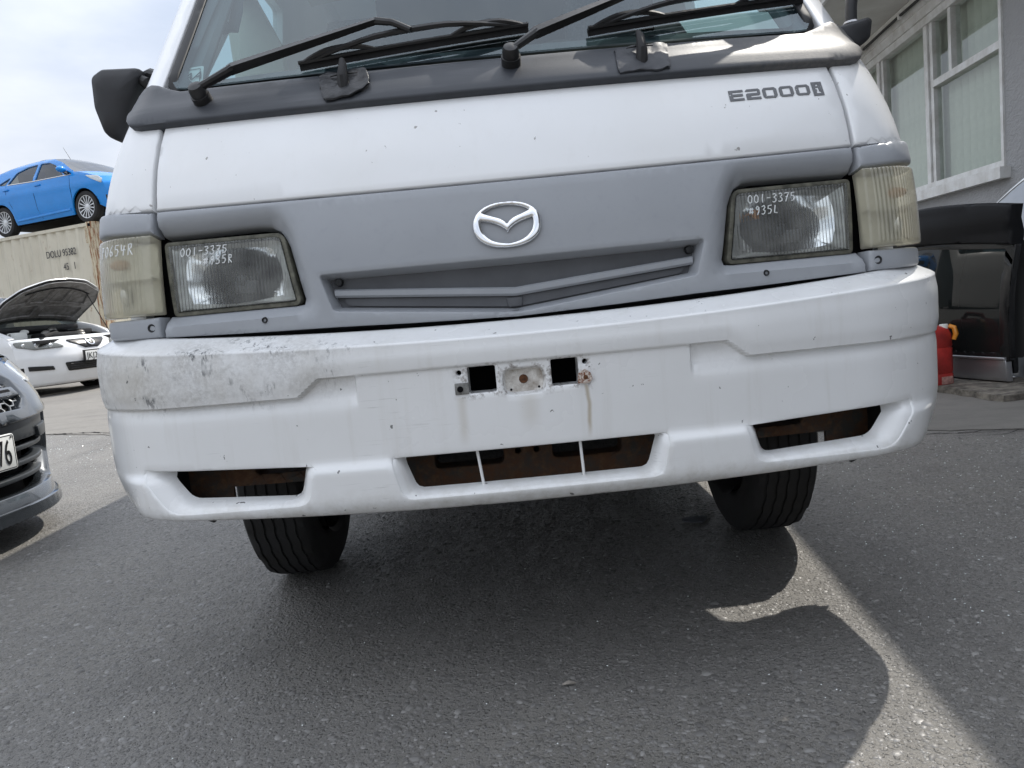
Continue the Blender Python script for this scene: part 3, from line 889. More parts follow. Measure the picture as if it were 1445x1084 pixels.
# ================================================================== building on the right
BD = Vector((.11, .985, 0)).normalized()          # along the wall, away from the camera
BN = Vector((-BD.y, BD.x, 0))                       # out of the wall, towards the yard
BO = Vector((3.73, 4.4, 0))                         # a point on the wall face
def bpt(u, n, z): return BO+BD*u+BN*n+Vector((0,0,z))
def bbox(mb, u0, u1, n0, n1, z0, z1):
    V = [bpt(u, n, z) for u in (u0, u1) for n in (n0, n1) for z in (z0, z1)]
    mb.raw(V, [(0,1,3,2),(4,6,7,5),(0,4,5,1),(2,3,7,6),(0,2,6,4),(1,5,7,3)]); return mb
def build_house():
    root = empty('house', BO, label='grey roughcast building with white window frames behind the van', cat='building')
    def put(mb, name, m, parent=None, **kw):
        o = mb.build(name, m, parent or root, **kw)
        if parent is None: o.matrix_parent_inverse = Matrix.Translation(-BO)
        return o
    U0, U1, ZT = -9.0, 12.0, 2.99
    # window opening: u from wu0 to wu1, z from sill to head
    wu0, wu1, zs, zh = -.01, 3.35, 1.335, 2.80
    w = MB()
    bbox(w, U0, wu0, -.25, 0, -.1, ZT); bbox(w, wu1, U1, -.25, 0, -.1, ZT)
    bbox(w, wu0, wu1, -.25, 0, -.1, zs); bbox(w, wu0, wu1, -.25, 0, zh, ZT)
    put(w, 'wall', 'roughcast', smooth=False)
    win = MB()
    # outer frame
    fr = .065
    bbox(win, wu0, wu0+fr*.55, -.09, .015, zs, zh); bbox(win, wu1-fr, wu1, -.09, .015, zs, zh)
    bbox(win, wu0+fr*.55, wu1-fr, -.09, .015, zh-fr, zh); bbox(win, wu0+fr*.55, wu1-fr, -.09, .015, zs, zs+.05)
    wo = put(win, 'window', 'frame_white', smooth=False)
    def sub(mb, name, m, **kw): 
        o = mb.build(name, m, wo, **kw); return o
    mu = [1.25, 2.35]
    for k in mu:
        a = MB(); bbox(a, k-.035, k+.035, -.085, .004, zs+.05, zh-fr); bbox(a, k-.10, k-.045, -.075, -.012, zs+.05, zh-fr); sub(a, 'mullion', 'frame_white', smooth=False)
    ztr = 2.215
    for (a0, a1) in ((wu0+.036, mu[0]-.10), ):
        a = MB(); bbox(a, a0, a1, -.08, .000, ztr-.028, ztr+.028); sub(a, 'transom', 'frame_white', smooth=False)
        a = MB(); bbox(a, .785, .835, -.08, -.002, ztr+.028, zh-fr); sub(a, 'glazing_bar', 'frame_white', smooth=False)
    a = MB(); bbox(a, wu0-.06, wu1+.1, -.05, .075, zs-.085, zs-.002); sub(a, 'sill', 'frame_white', smooth=False)
    a = MB(); bbox(a, wu0-.02, wu1+.1, .0, .035, zh+.002, zh+.12); sub(a, 'head_board', 'frame_white', smooth=False)
    def pane(u0, u1, z0, z1):
        V = [bpt(u0, -.045, z0), bpt(u1, -.045, z0), bpt(u1, -.045, z1), bpt(u0, -.045, z1)]
        add('pane', V, [(0,1,2,3)], 'pane_glass', wo, False)
    pane(wu0+.036, mu[0]-.10, zs+.05, ztr-.028); pane(wu0+.036, .785, ztr+.028, zh-fr); pane(.835, mu[0]-.10, ztr+.028, zh-fr)
    pane(mu[0]+.035, mu[1]-.10, zs+.05, zh-fr); pane(mu[1]+.035, wu1-fr, zs+.05, zh-fr)
    # vertical blinds
    rnd = random.Random(2); u = wu0+.02
    src = None; k = 0
    while u < wu1-.05:
        ang = R_(rnd.uniform(24, 36)); c, s = math.cos(ang), math.sin(ang)
        if src is None:
            mb = MB(); nseg = 6
            V = []; F = []
            for i in range(nseg+1):
                t = -0.064+.128*i/nseg; bul = .006*(1-(t/.064)**2)
                for z in (zs+.03, zh-.02): V.append((BD*t+BN*bul)+Vector((0,0,z)))
            for i in range(nseg): F.append((2*i, 2*i+1, 2*i+3, 2*i+2))
            src = add('blind_slat', V, F, 'blind_cloth', wo, True); o = src
        else: o = copy_of(src, wo)
        o.location = bpt(u, -.16, 0); o.rotation_euler = (0, 0, ang)
        u += .118+rnd.uniform(-.004,.004); k += 1
    rm = MB(); bbox(rm, wu0-.3, wu1+.3, -1.2, -1.15, .8, 3.2); put(rm, 'room_wall', 'room_dark', smooth=False)
    # eaves: soffit, fascia, gutter, roof
    ev = .89
    so = MB(); bbox(so, U0-.3, U1+.3, -.02, ev, ZT, ZT+.03); put(so, 'soffit', 'soffit_white', smooth=False)
    bd = MB(); bbox(bd, U0, U1, .002, .05, ZT-.11, ZT-.002); put(bd, 'frieze_board', 'frame_white', smooth=False)
    bd = MB(); bbox(bd, U0, U1, .052, .085, ZT-.045, ZT-.003); put(bd, 'scotia', 'frame_white', smooth=False)
    fa = MB(); bbox(fa, U0-.3, U1+.3, ev, ev+.03, ZT-.03, ZT+.20); put(fa, 'fascia', 'frame_white', smooth=False)
    gt = MB()
    prof = [(0,.10),(0,0),(.03,-.03),(.08,-.03),(.11,0),(.11,.10),(.125,.10),(.125,-.005),(.085,-.045),(.025,-.045),(-.0,-.012)]
    V = []
    for uu in (U0-.3, U1+.3):
        for (a, b) in prof: V.append(bpt(uu, ev+.032+a, ZT+.10+b))
    n = len(prof); F = [(i, (i+1)%n, n+(i+1)%n, n+i) for i in range(n)]+[tuple(range(n)), tuple(range(n, 2*n))[::-1]]
    put(gt.raw(V, F), 'gutter', 'gutter_metal', smooth=False)
    rf = MB()
    V = [bpt(U0-.3, ev+.06, ZT+.2), bpt(U1+.3, ev+.06, ZT+.2), bpt(U1+.3, -5.5, ZT+1.2), bpt(U0-.3, -5.5, ZT+1.2)]
    V += [v+Vector((0,0,-.06)) for v in V]
    put(rf.raw(V, [(0,1,2,3),(7,6,5,4),(0,4,5,1),(1,5,6,2),(2,6,7,3),(3,7,4,0)]), 'roof', 'roof_iron', smooth=False)
    bk = MB(); bbox(bk, U0, U1, -6.0, -5.7, -.1, ZT+1.1); put(bk, 'wall', 'roughcast', smooth=False)
    for uu in (U0, U1-.25):
        e = MB(); bbox(e, uu, uu+.25, -5.7, -.25, -.1, ZT+.2); put(e, 'wall', 'roughcast', smooth=False)
    cb = MB(); cb.tube([bpt(U0+i*.5, .10+.004*math.sin(i*2.1), ZT-.07+.006*math.sin(i*1.3)) for i in range(int((U1-U0)/.5))], .013, 8)
    put(cb, 'cable', 'cable_black')
    for i in range(18):
        c = MB(); bbox(c, U0+1+i*.95, U0+1.03+i*.95, .085, .118, ZT-.095, ZT-.045); put(c, 'cable_clip', 'frame_white', smooth=False)
build_house()
# ================================================================== the van
BODY = Skin(pchip([.40,.66,.74,.82,.90,.98,1.06,1.12,1.16,1.25,1.5,1.75,1.95], [.05,.05,.052,.06,.078,.108,.15,.19,.222,.288,.472,.66,.82]),
            pchip([.30,.60,.92,1.0,1.1,1.2,1.4,1.7,1.9,1.96,2.06], [.808,.812,.812,.806,.79,.770,.735,.69,.668,.664,.655]), xk=.865, rd=.17, curv=.13)
def bump_off(s, z):
    """Relief of the bumper skin: rounded band on top, stepped split line, number-plate flat, apron below, tucked-in corners."""
    a = np.abs(s)
    sm = lambda x, lo, hi: np.clip((x-lo)/(hi-lo), 0, 1)**2*(3-2*np.clip((x-lo)/(hi-lo), 0, 1))
    zs = np.where(a < .355, .604, np.where(a < .394, .604-(a-.355)/.039*.030, .574))
    crease = .645+.028*np.clip(a/.75, 0, 1.2)**2
    o = .004*sm(z, zs, zs+.02)*(1-sm(z, crease-.03, crease))
    # top shelf leans back
    t = np.maximum(z-crease, 0); o = o-np.maximum(t*1.9-.006, 0)-np.where(t > 0, np.minimum(t, .008)**2*30, 0)
    # below the split line
    below = 1-sm(z, zs-.0045, zs-.0005)
    mid = sm(a, .290, .294)
    cor = 1-sm(a, .58, .80)
    face = -.001-.004*cor-.010*mid*(.25+.75*cor)*np.clip((z-.550)/.022, 0, 1)
    o = o+below*face
    # apron pieces stand proud of the face, with a small ledge on top
    ap = 1-sm(z, .436, .4535)
    o = o+ap*.013*(1-sm(a, .70, .80))
    # roll-under at the foot
    u = np.clip((.385-z)/.035, 0, 1); o = o-.022*u*u
    # the corner tucks in towards the ground
    k = sm(a, .60, .86); o = o-k*np.clip((.48-z)/.13, 0, 1)**2*.036
    return o
BUMP = Skin(pchip([.3,.45,.6,.7], [0,0,0,0]), pchip([.3,.7], [.836,.836]), xk=.72, rd=.20, curv=.10)

STROKES = {  # a felt-pen hand, each stroke a polyline in a 1 x 1.6 cell
 '0': [[(.5,1.5),(.12,1.2),(.1,.5),(.4,.05),(.8,.3),(.9,1.0),(.7,1.4),(.45,1.5)]], '1': [[(.5,1.55),(.45,.8),(.5,.05)]],
 '3': [[(.1,1.4),(.6,1.55),(.8,1.2),(.35,.85),(.8,.6),(.75,.2),(.3,.0),(.05,.15)]], '5': [[(.85,1.5),(.2,1.5),(.15,.95),(.6,.95),(.85,.6),(.6,.1),(.1,.1)]],
 '7': [[(.05,1.45),(.9,1.5),(.5,.7),(.3,.0)],[(.2,.8),(.75,.85)]], '9': [[(.85,1.2),(.5,1.5),(.15,1.2),(.4,.85),(.85,1.15),(.75,.5),(.5,.0)]],
 '6': [[(.8,1.5),(.3,1.0),(.1,.4),(.4,.05),(.8,.3),(.6,.7),(.15,.5)]], '4': [[(.15,1.5),(.15,.75),(.9,.8)],[(.7,1.3),(.65,.0)]],
 '#': [[(.3,1.3),(.2,.2)],[(.7,1.3),(.6,.2)],[(.0,1.0),(.95,1.05)],[(.0,.5),(.9,.55)]], '-': [[(.1,.8),(.85,.85)]],
 'R': [[(.15,.0),(.2,1.5),(.7,1.4),(.65,.9),(.2,.8),(.9,.0)]], 'L': [[(.3,1.5),(.15,.1),(.85,.05)]], 'P': [[(.2,.0),(.2,1.5),(.75,1.35),(.7,.9),(.2,.8)]],
 'D': [[(.2,.1),(.2,1.5),(.75,1.3),(.85,.6),(.5,.1),(.15,.05)]], 'V': [[(.0,.7),(.35,.1),(1.0,1.5)]], ' ': []}
def handwrite(name, s, M, s0, z0, w, off, parent, tilt=0., rad=.0010, m='pen_white', seed=1, slope=0.):
    rnd = random.Random(seed); mb = MB(); x = s0
    for ch in s:
        for st in STROKES[ch]:
            pts = [(x+(px+.12*py)*w*.85+rnd.uniform(-.05,.05)*w, z0+py*w*1.0+rnd.uniform(-.05,.05)*w+slope*(x-s0)) for px, py in st]
            q = []
            for (a, b), (c, d) in zip(pts[:-1], pts[1:]):
                for j in range(3): q.append((a+(c-a)*j/3, b+(d-b)*j/3))
            q.append(pts[-1])
            mb.tube([M(a, b, off) for a, b in q], rad, 5)
        x += w*1.12
    return mb.build(name, m, parent)

VAN = empty('van', (0,0,0), label='white delivery van with grey plastic nose panel and missing number plate', cat='van')
SEAM = lambda s: .9185+.027*np.asarray(s)**2
def build_van_front():
    # ---- painted panel below the windscreen
    s = np.linspace(-.6455, .6455, 41)
    bot = [(a, SEAM(a)+.0015) for a in s]
    side = [(.647,.96),(.6485,1.01),(.647,1.06),(.643,1.10),(.640,1.135)]
    poly = np.array(bot+side+[(-a, b) for a, b in side[::-1]])
    panel('front_panel', poly, BODY, 'van_white', VAN, h=.03, r=.0035, skirt=.02)
    # ---- corner panels that wrap round to the doors
    def corner(sgn):
        p = [(.653,.9325),(1.10,.945),(1.10,1.17),(.72,1.17),(.660,1.135),(.6505,1.10),(.6545,1.06),(.656,1.01),(.6545,.96)]
        p = np.array(p); p = p if sgn > 0 else mir(p)
        panel('corner_panel', p, BODY, 'van_white', VAN, h=.025, r=.0035, skirt=.02)
    corner(1); corner(-1)
    # ---- grey nose panel with bays for the headlamps and a recessed dummy grille
    def lampdip(S, Z):
        a = np.abs(S)
        line = np.array([(.428,.900),(.404,.860),(.378,.735),(.372,.715)])
        d = dist(np.stack([a.ravel(), Z.ravel()], -1), line, False).reshape(a.shape)
        xx = np.interp(Z, [.70,.735,.86,.90], [.372,.378,.404,.428])
        k = np.clip(1-np.maximum(xx-a, 0)/.030, 0, 1)**2
        v = np.clip((Z-.716)/.02, 0, 1)*np.clip((.905-Z)/.02, 0, 1)
        return -.030*k*v
    seam = [(a, SEAM(a)-.0015) for a in s[::-1]]
    low = [(.6455,.6965),(.45,.690),(.32,.687),(.19,.682),(0,.6765),(-.19,.682),(-.32,.687),(-.45,.690),(-.6455,.6965)]
    bay = [(.6455,.8885),(.62,.888),(.46,.888),(.436,.886),(.420,.877),(.411,.862),(.404,.845),(.397,.81),(.389,.768),(.384,.745),(.386,.734),(.40,.7325),(.62,.734),(.6455,.7345)]
    poly = np.array(seam[::-1][::-1])  # right to left along the seam
    ring = list(reversed(seam))        # left to right
    # counter-clockwise: lower edge left->right, right side with bay, seam right->left, left side with bay
    lowlr = low[::-1]
    right = bay[::-1]
    left = [(-a, b) for a, b in bay]
    poly = np.array(lowlr+right+seam+left)
    gr = rpoly([(-.345,.7815,.006),(-.325,.7155,.010),(0,.684,.02),(.325,.7195,.010),(.344,.7825,.006),(0,.7795)], 4)
    panel('nose_panel', poly, BODY, 'grey_plastic', VAN, holes=[gr], rings=[[(.007, -.026), (.008, -.040)]], h=.016, r=.0035, skirt=.022, off=lampdip, hr=.0022)
    # recessed insert, V-shaped bar, centre flap, fixings
    ins = panel('grille_insert', inset(gr, .004), BODY, 'grey_insert', VAN, h=.03, r=0, skirt=.004, off=lambda S, Z: np.zeros_like(S)-.033)
    def strip(nm, z_end, z_mid, t, o0, m, end=.325, depth=.012):
        us = np.linspace(-end, end, 41)
        zc = lambda u: z_mid+(z_end-z_mid)*(abs(u)/end)
        prof = [(-t/2,-.004),(-t/2,depth*.7),(-t*.25,depth),(t*.3,depth),(t/2,depth*.6),(t/2,-.004)]
        mb = MB(); V = []; F = []; n = len(prof)
        for u in us:
            for (dz, o) in prof: V.append(BODY.pt(u, zc(u)+dz, o0+o))
        for i in range(len(us)-1):
            for j in range(n-1): F.append((i*n+j, (i+1)*n+j, (i+1)*n+j+1, i*n+j+1))
        return mb.raw(V, F).build(nm, m, ins, sharp=30)
    strip('grille_bar', .748, .7215, .0155, -.030, 'grey_plastic')
    # lower tray behind the bar
    tray = rpoly([(-.312,.738,.004),(-.305,.724,.012),(0,.6945,.01),(.305,.727,.012),(.312,.738,.004),(0,.7135)], 4)
    panel('lower_tray', tray, BODY, 'grey_insert', ins, h=.03, r=0, skirt=.006, off=lambda S, Z: np.zeros_like(S)-.0275)
    flap = rpoly([(-.018,.7115,.001),(-.014,.694,.004),(.010,.6945,.004),(.012,.7115,.001)], 3)
    panel('tow_flap', flap, BODY, 'grey_insert', ins, h=.01, r=.0015, skirt=.004, off=lambda S, Z: np.zeros_like(S)-.0235)
    for a in (-.318, .322):
        mb = MB(); c = BODY.pt(a, .769, -.030); mb.lathe([(0,-.010),(.006,-.009),(.0075,-.003),(.0075,.004)], 14, c, 'Y'); mb.build('grille_screw', 'dark_plastic', ins)
    # ---- grey corner pieces over and under the side lamps
    for sg in (1, -1):
        p = np.array([(.6525,.8885),(1.16,.905),(1.16,.9475),(.80,.9375),(.6525,.9285)]); p = p if sg > 0 else mir(p)
        panel('corner_trim', p, BODY, 'grey_plastic', VAN, h=.015, r=.006, skirt=.03, off=lambda S, Z: .008*np.clip((np.abs(S)-.655)/.12, 0, 1))
        p = np.array([(.6525,.6975),(1.02,.702),(1.02,.735),(.6525,.7345)]); p = p if sg > 0 else mir(p)
        panel('lower_corner_trim', p, BODY, 'grey_plastic', VAN, h=.012, r=.006, skirt=.03, off=lambda S, Z: .002+.0*S)
    # push-fix plugs and holes in the strip below the headlamps
    for a, z, r in ((-.668,.716,.0085), (.668,.716,.0085), (-.452,.7115,.0055), (.452,.7115,.0055)):
        mb = MB(); c = BODY.pt(a, z, .0012)
        mb.lathe([(0,.004),(r*.45,.003),(r*.5,-.001),(r*.8,-.002),(r,.000),(r*1.05,.004)], 16, c, 'Y'); mb.build('trim_plug', 'seal_black', VAN)
    # ---- chrome badge
    bc, bz, rx, rz_ = -.004, .8375, .0605, .0405
    th = np.linspace(0, 2*math.pi, 64, endpoint=False); ex = 2/2.25
    outer = np.stack([np.sign(np.cos(th))*np.abs(np.cos(th))**ex, np.sign(np.sin(th))*np.abs(np.sin(th))**ex], -1)
    def cr(pts, n=5):
        p = np.array(pts); out = []
        for i in range(len(p)-1):
            p0 = p[max(i-1,0)]; p1 = p[i]; p2 = p[i+1]; p3 = p[min(i+2,len(p)-1)]
            for j in range(n):
                t = j/n; out.append(.5*((2*p1)+(-p0+p2)*t+(2*p0-5*p1+4*p2-p3)*t*t+(-p0+3*p1-3*p2+p3)*t**3))
        out.append(p[-1]); return out
    wt = cr([(-.66,.56),(-.43,.43),(-.20,.30),(-.05,.15),(0,.05)]); wt = wt[:-1]+[np.array([-a, b]) for a, b in wt[::-1]]
    top = cr([(.66,.56),(.42,.74),(0,.83),(-.42,.74),(-.66,.56)])
    hole1 = np.array(wt+top[1:-1])
    wb = cr([(-.745,.22),(-.43,.10),(-.20,-.06),(-.06,-.22),(0,-.34)]); wb = wb[:-1]+[np.array([-a, b]) for a, b in wb[::-1]]
    bt = cr([(.745,.22),(.74,-.05),(.66,-.36),(.42,-.65),(0,-.79),(-.42,-.65),(-.66,-.36),(-.74,-.05),(-.745,.22)])
    hole2 = np.array(wb+bt[1:-1])
    sc = np.array([rx, rz_]); ce = np.array([bc, bz])
    loops = [outer*sc+ce, hole1*sc+ce, hole2*sc+ce]
    def dome(S, Z):
        p = np.stack([np.ravel(S), np.ravel(Z)], -1); d = np.min([dist(p, q) for q in loops], 0).reshape(np.shape(S))
        return .0035+.0050*np.sqrt(np.maximum(0, 1-(1-np.clip(d/.0060, 0, 1))**2))
    panel('badge', loops[0], BODY, 'chrome', VAN, holes=loops[1:], h=.0019, r=0, skirt=.004, off=dome)
    # ---- model lettering
    z0, hgt, w, st = 1.0325, .0215, .0285, .0054
    x = .431; sl = .010
    def rect(a, b, c, d): return [(a,c),(b,c),(b,d),(a,d)]
    def letter(poly, holes=()):
        f = lambda p: np.array([(u, z0+v+(u-.431)*.028) for u, v in p])
        panel('model_letter', f(poly), BODY, 'letter_grey', VAN, holes=[f(q) for q in holes], h=.01, r=0, skirt=.0005, off=lambda S, Z: np.zeros_like(S)+.0012)
    n = Nodes('letter_grey'); f1 = n.noise(160,4,.7)
    n.set(Base_Color=n.mix(n.mapr(f1,.66,.70), (.13,.135,.145), (.55,.56,.57)), Roughness=.5)
    c = .004
    letter([(x,0),(x+w,0),(x+w,st*.8),(x+st+.002,st*.8),(x+st+.002,hgt*.40),(x+w*.95,hgt*.40),(x+w*.95,hgt*.62),(x+st+.002,hgt*.62),(x+st+.002,hgt-st*.8),(x+w,hgt-st*.8),(x+w,hgt),(x,hgt)])
    x += w+.0045
    letter([(x,0),(x+w,0),(x+w,st*.8),(x+st+.004,st*.8),(x+st+.004,hgt*.38),(x+w-.003,hgt*.38),(x+w,hgt*.46),(x+w,hgt-.003),(x+w-.003,hgt),(x+.003,hgt),(x,hgt-.003),(x,hgt-st*.8),(x+w-st,hgt-st*.8),(x+w-st,hgt*.60),(x+.003,hgt*.60),(x,hgt*.52)])
    for k in range(3):
        x += w+.0045
        letter([(x+.004,0),(x+w-.004,0),(x+w,.004),(x+w,hgt-.004),(x+w-.004,hgt),(x+.004,hgt),(x,hgt-.004),(x,.004)], [rect(x+st+.001, x+w-st-.001, st*.75, hgt-st*.75)])
    x += w+.0055
    letter(rect(x, x+.021, -.0035, hgt+.0035), [[(x+.007,.001),(x+.016,.001),(x+.016,.005),(x+.0125,.005),(x+.0125,hgt*.62),(x+.006,hgt*.62),(x+.006,hgt*.62-.004),(x+.0085,hgt*.62-.004),(x+.0085,.005),(x+.007,.005)], rect(x+.008, x+.0125, hgt*.74, hgt*.95)])

def build_headlamps():
    lens = np.array(rpoly([(.6405,.8725,.004),(.417,.8685,.016),(.3945,.7385,.008),(.632,.7385,.004)], 5))
    for sg, txt in ((1, ('001-3375', '#935L')), (-1, ('001-3375', '#935R'))):
        p = lens if sg > 0 else mir(lens)
        hl = empty('headlamp'); hl.parent = VAN
        base = -.024
        # rubber gasket ring
        n = len(resample(p, .02))
        panel('gasket', inset(p, -.005), BODY, 'gasket', hl, holes=[inset(p, .003)], h=.02, r=.0012, skirt=.022, off=lambda S, Z: np.zeros_like(S)+base)
        ln = panel('lens', inset(p, .0035), BODY, 'headlamp_glass', hl, h=.012, r=.0015, skirt=.006, off=lambda S, Z: np.zeros_like(S)+base+.003)
        # housing and bowl behind the glass
        cx = sg*.517; cz = .802
        mb = MB(); U = np.linspace(0, 1, 15); T = np.linspace(0, 2*math.pi, 49)
        lp = resample_n(inset(p, .006), 48)
        ctr = np.array([cx, cz]); V = []; F = []
        rr = [1.0, .95, .90, .84, .70, .58, .45, .32, .2, .1]
        dp = [.030, .033, .036, .046, .068, .086, .098, .105, .109, .111]
        circ = np.array([((math.cos(t))*.098, (math.sin(t))*.060) for t in np.arctan2((lp-ctr)[:,1]/.065, (lp-ctr)[:,0]/.112)])
        for k, (r, d) in enumerate(zip(rr, dp)):
            bl = np.clip((k-1)/2.5, 0, 1)
            q = ctr+((lp-ctr)*(1-bl)+circ*bl)*r if k > 0 else lp
            V += list(BODY(q[:,0], q[:,1], np.zeros(48)-d))
        for k in range(len(rr)-1):
            for j in range(48): F.append((k*48+j, k*48+(j+1)%48, (k+1)*48+(j+1)%48, (k+1)*48+j))
        k = len(rr)-1; F.append(tuple(k*48+j for j in range(48)))
        fmi = [0 if q < 48*2 else 1 for q in range(len(F))]
        add('bowl', V, F, ['lamp_flat', 'reflector'], hl, True, fm=fmi, sharp=25)
        # bulb with its shade
        b = MB(); c = BODY.pt(cx, cz, -.10)
        b.lathe([(0,-.058),(.008,-.057),(.011,-.052),(.011,-.004),(.017,-.002),(.017,.004)], 18, c, 'Y'); b.build('bulb_cap', 'bulb_shade', hl)
        b = MB(); c = BODY.pt(cx+(.012 if sg < 0 else .018), cz-.020, -.052)
        b.box(c, (.040,.006,.022), bev=.002); b.build('bulb_shield', 'bulb_shade', hl)
        b = MB(); c = BODY.pt(cx-.050, cz+.03, -.060); b.box(c, (.014,.01,.02), bev=.003); b.build('side_bulb', 'amber' if sg > 0 else 'bulb_shade', hl)
        x0 = -.612 if sg < 0 else .438
        dz = 0 if sg < 0 else -.004
        handwrite('felt_pen_number', txt[0], BODY.pt, x0, .8445+dz+(.0 if sg < 0 else .002), .0105, base+.0048, hl, seed=3+sg, slope=-.01)
        handwrite('felt_pen_number', txt[1], BODY.pt, x0+.045 if sg < 0 else x0+.0, .8245+dz, .0105, base+.0048, hl, seed=8+sg, slope=.0)
    # ---- side lamps wrapping the corner, ribbed inside
    for sg in (1, -1):
        cl = empty('corner_lamp'); cl.parent = VAN
        poly = rpoly([(.6545,.7395,.004),(.885,.741,.02),(.93,.765,.03),(.945,.815,.05),(.945,.885,.012),(.6545,.8855,.004)], 5)
        p = poly if sg > 0 else mir(poly)
        def rib(S, Z):
            a = np.abs(S); e = np.clip((a-.672)/.01, 0, 1)*np.clip((Z-.748)/.008, 0, 1)
            return .004+.004*np.clip((a-.66)/.08, 0, 1)-.0018*np.exp(-((Z-.808)/.0018)**2)
        panel('lens', p, BODY, 'corner_lens', cl, h=.010, r=.004, skirt=.028, off=rib)
        q = inset(poly, .006); q = q if sg > 0 else mir(q)
        panel('lamp_housing', q, BODY, 'lamp_back', cl, h=.02, r=.002, skirt=.004, off=lambda S, Z: np.zeros_like(S)-.026)
        b = MB(); c = BODY.pt(sg*.765, .842, -.018); b.raw(*ball(c, (.020,.012,.010))); b.build('amber_bulb', 'amber_dim', cl)
        b = MB(); c = BODY.pt(sg*.745, .780, -.016); b.raw(*ball(c, (.010,.010,.018))); b.build('side_bulb', 'chrome', cl)
        b = MB()
        for a0, a1 in ((.66,.94),):
            us = np.linspace(a0, a1-.02, 18); V = []; F = []
            for u in us:
                V += [BODY.pt(sg*u, .8095, -.024), BODY.pt(sg*u, .8095, .000), BODY.pt(sg*u, .8065, .000), BODY.pt(sg*u, .8065, -.024)]
            for i in range(len(us)-1):
                for j in range(3): F.append((4*i+j, 4*i+4+j, 4*i+5+j, 4*i+1+j))
            b.raw(V, F)
        b.build('divider', 'lamp_back', cl)
    handwrite('felt_pen_number', 'P0654R', BODY.pt, -.772, .8500, .0135, .0115, VAN, seed=5, rad=.0010)
def ball(c, r, n=14, m=9):
    V = []; F = []
    for i in range(m+1):
        ph = math.pi*i/m
        for j in range(n):
            t = 2*math.pi*j/n; V.append((c[0]+r[0]*math.sin(ph)*math.cos(t), c[1]+r[1]*math.sin(ph)*math.sin(t), c[2]+r[2]*math.cos(ph)))
    for i in range(m):
        for j in range(n): F.append((i*n+j, i*n+(j+1)%n, (i+1)*n+(j+1)%n, (i+1)*n+j))
    return V, F
mat('lamp_back', (.72,.71,.64), .35, .3, var=(18,.15))
mat('lamp_flat', (.36,.36,.34), .3, .6, var=(30,.4))
mat('amber_dim', (.55,.32,.18), .35)

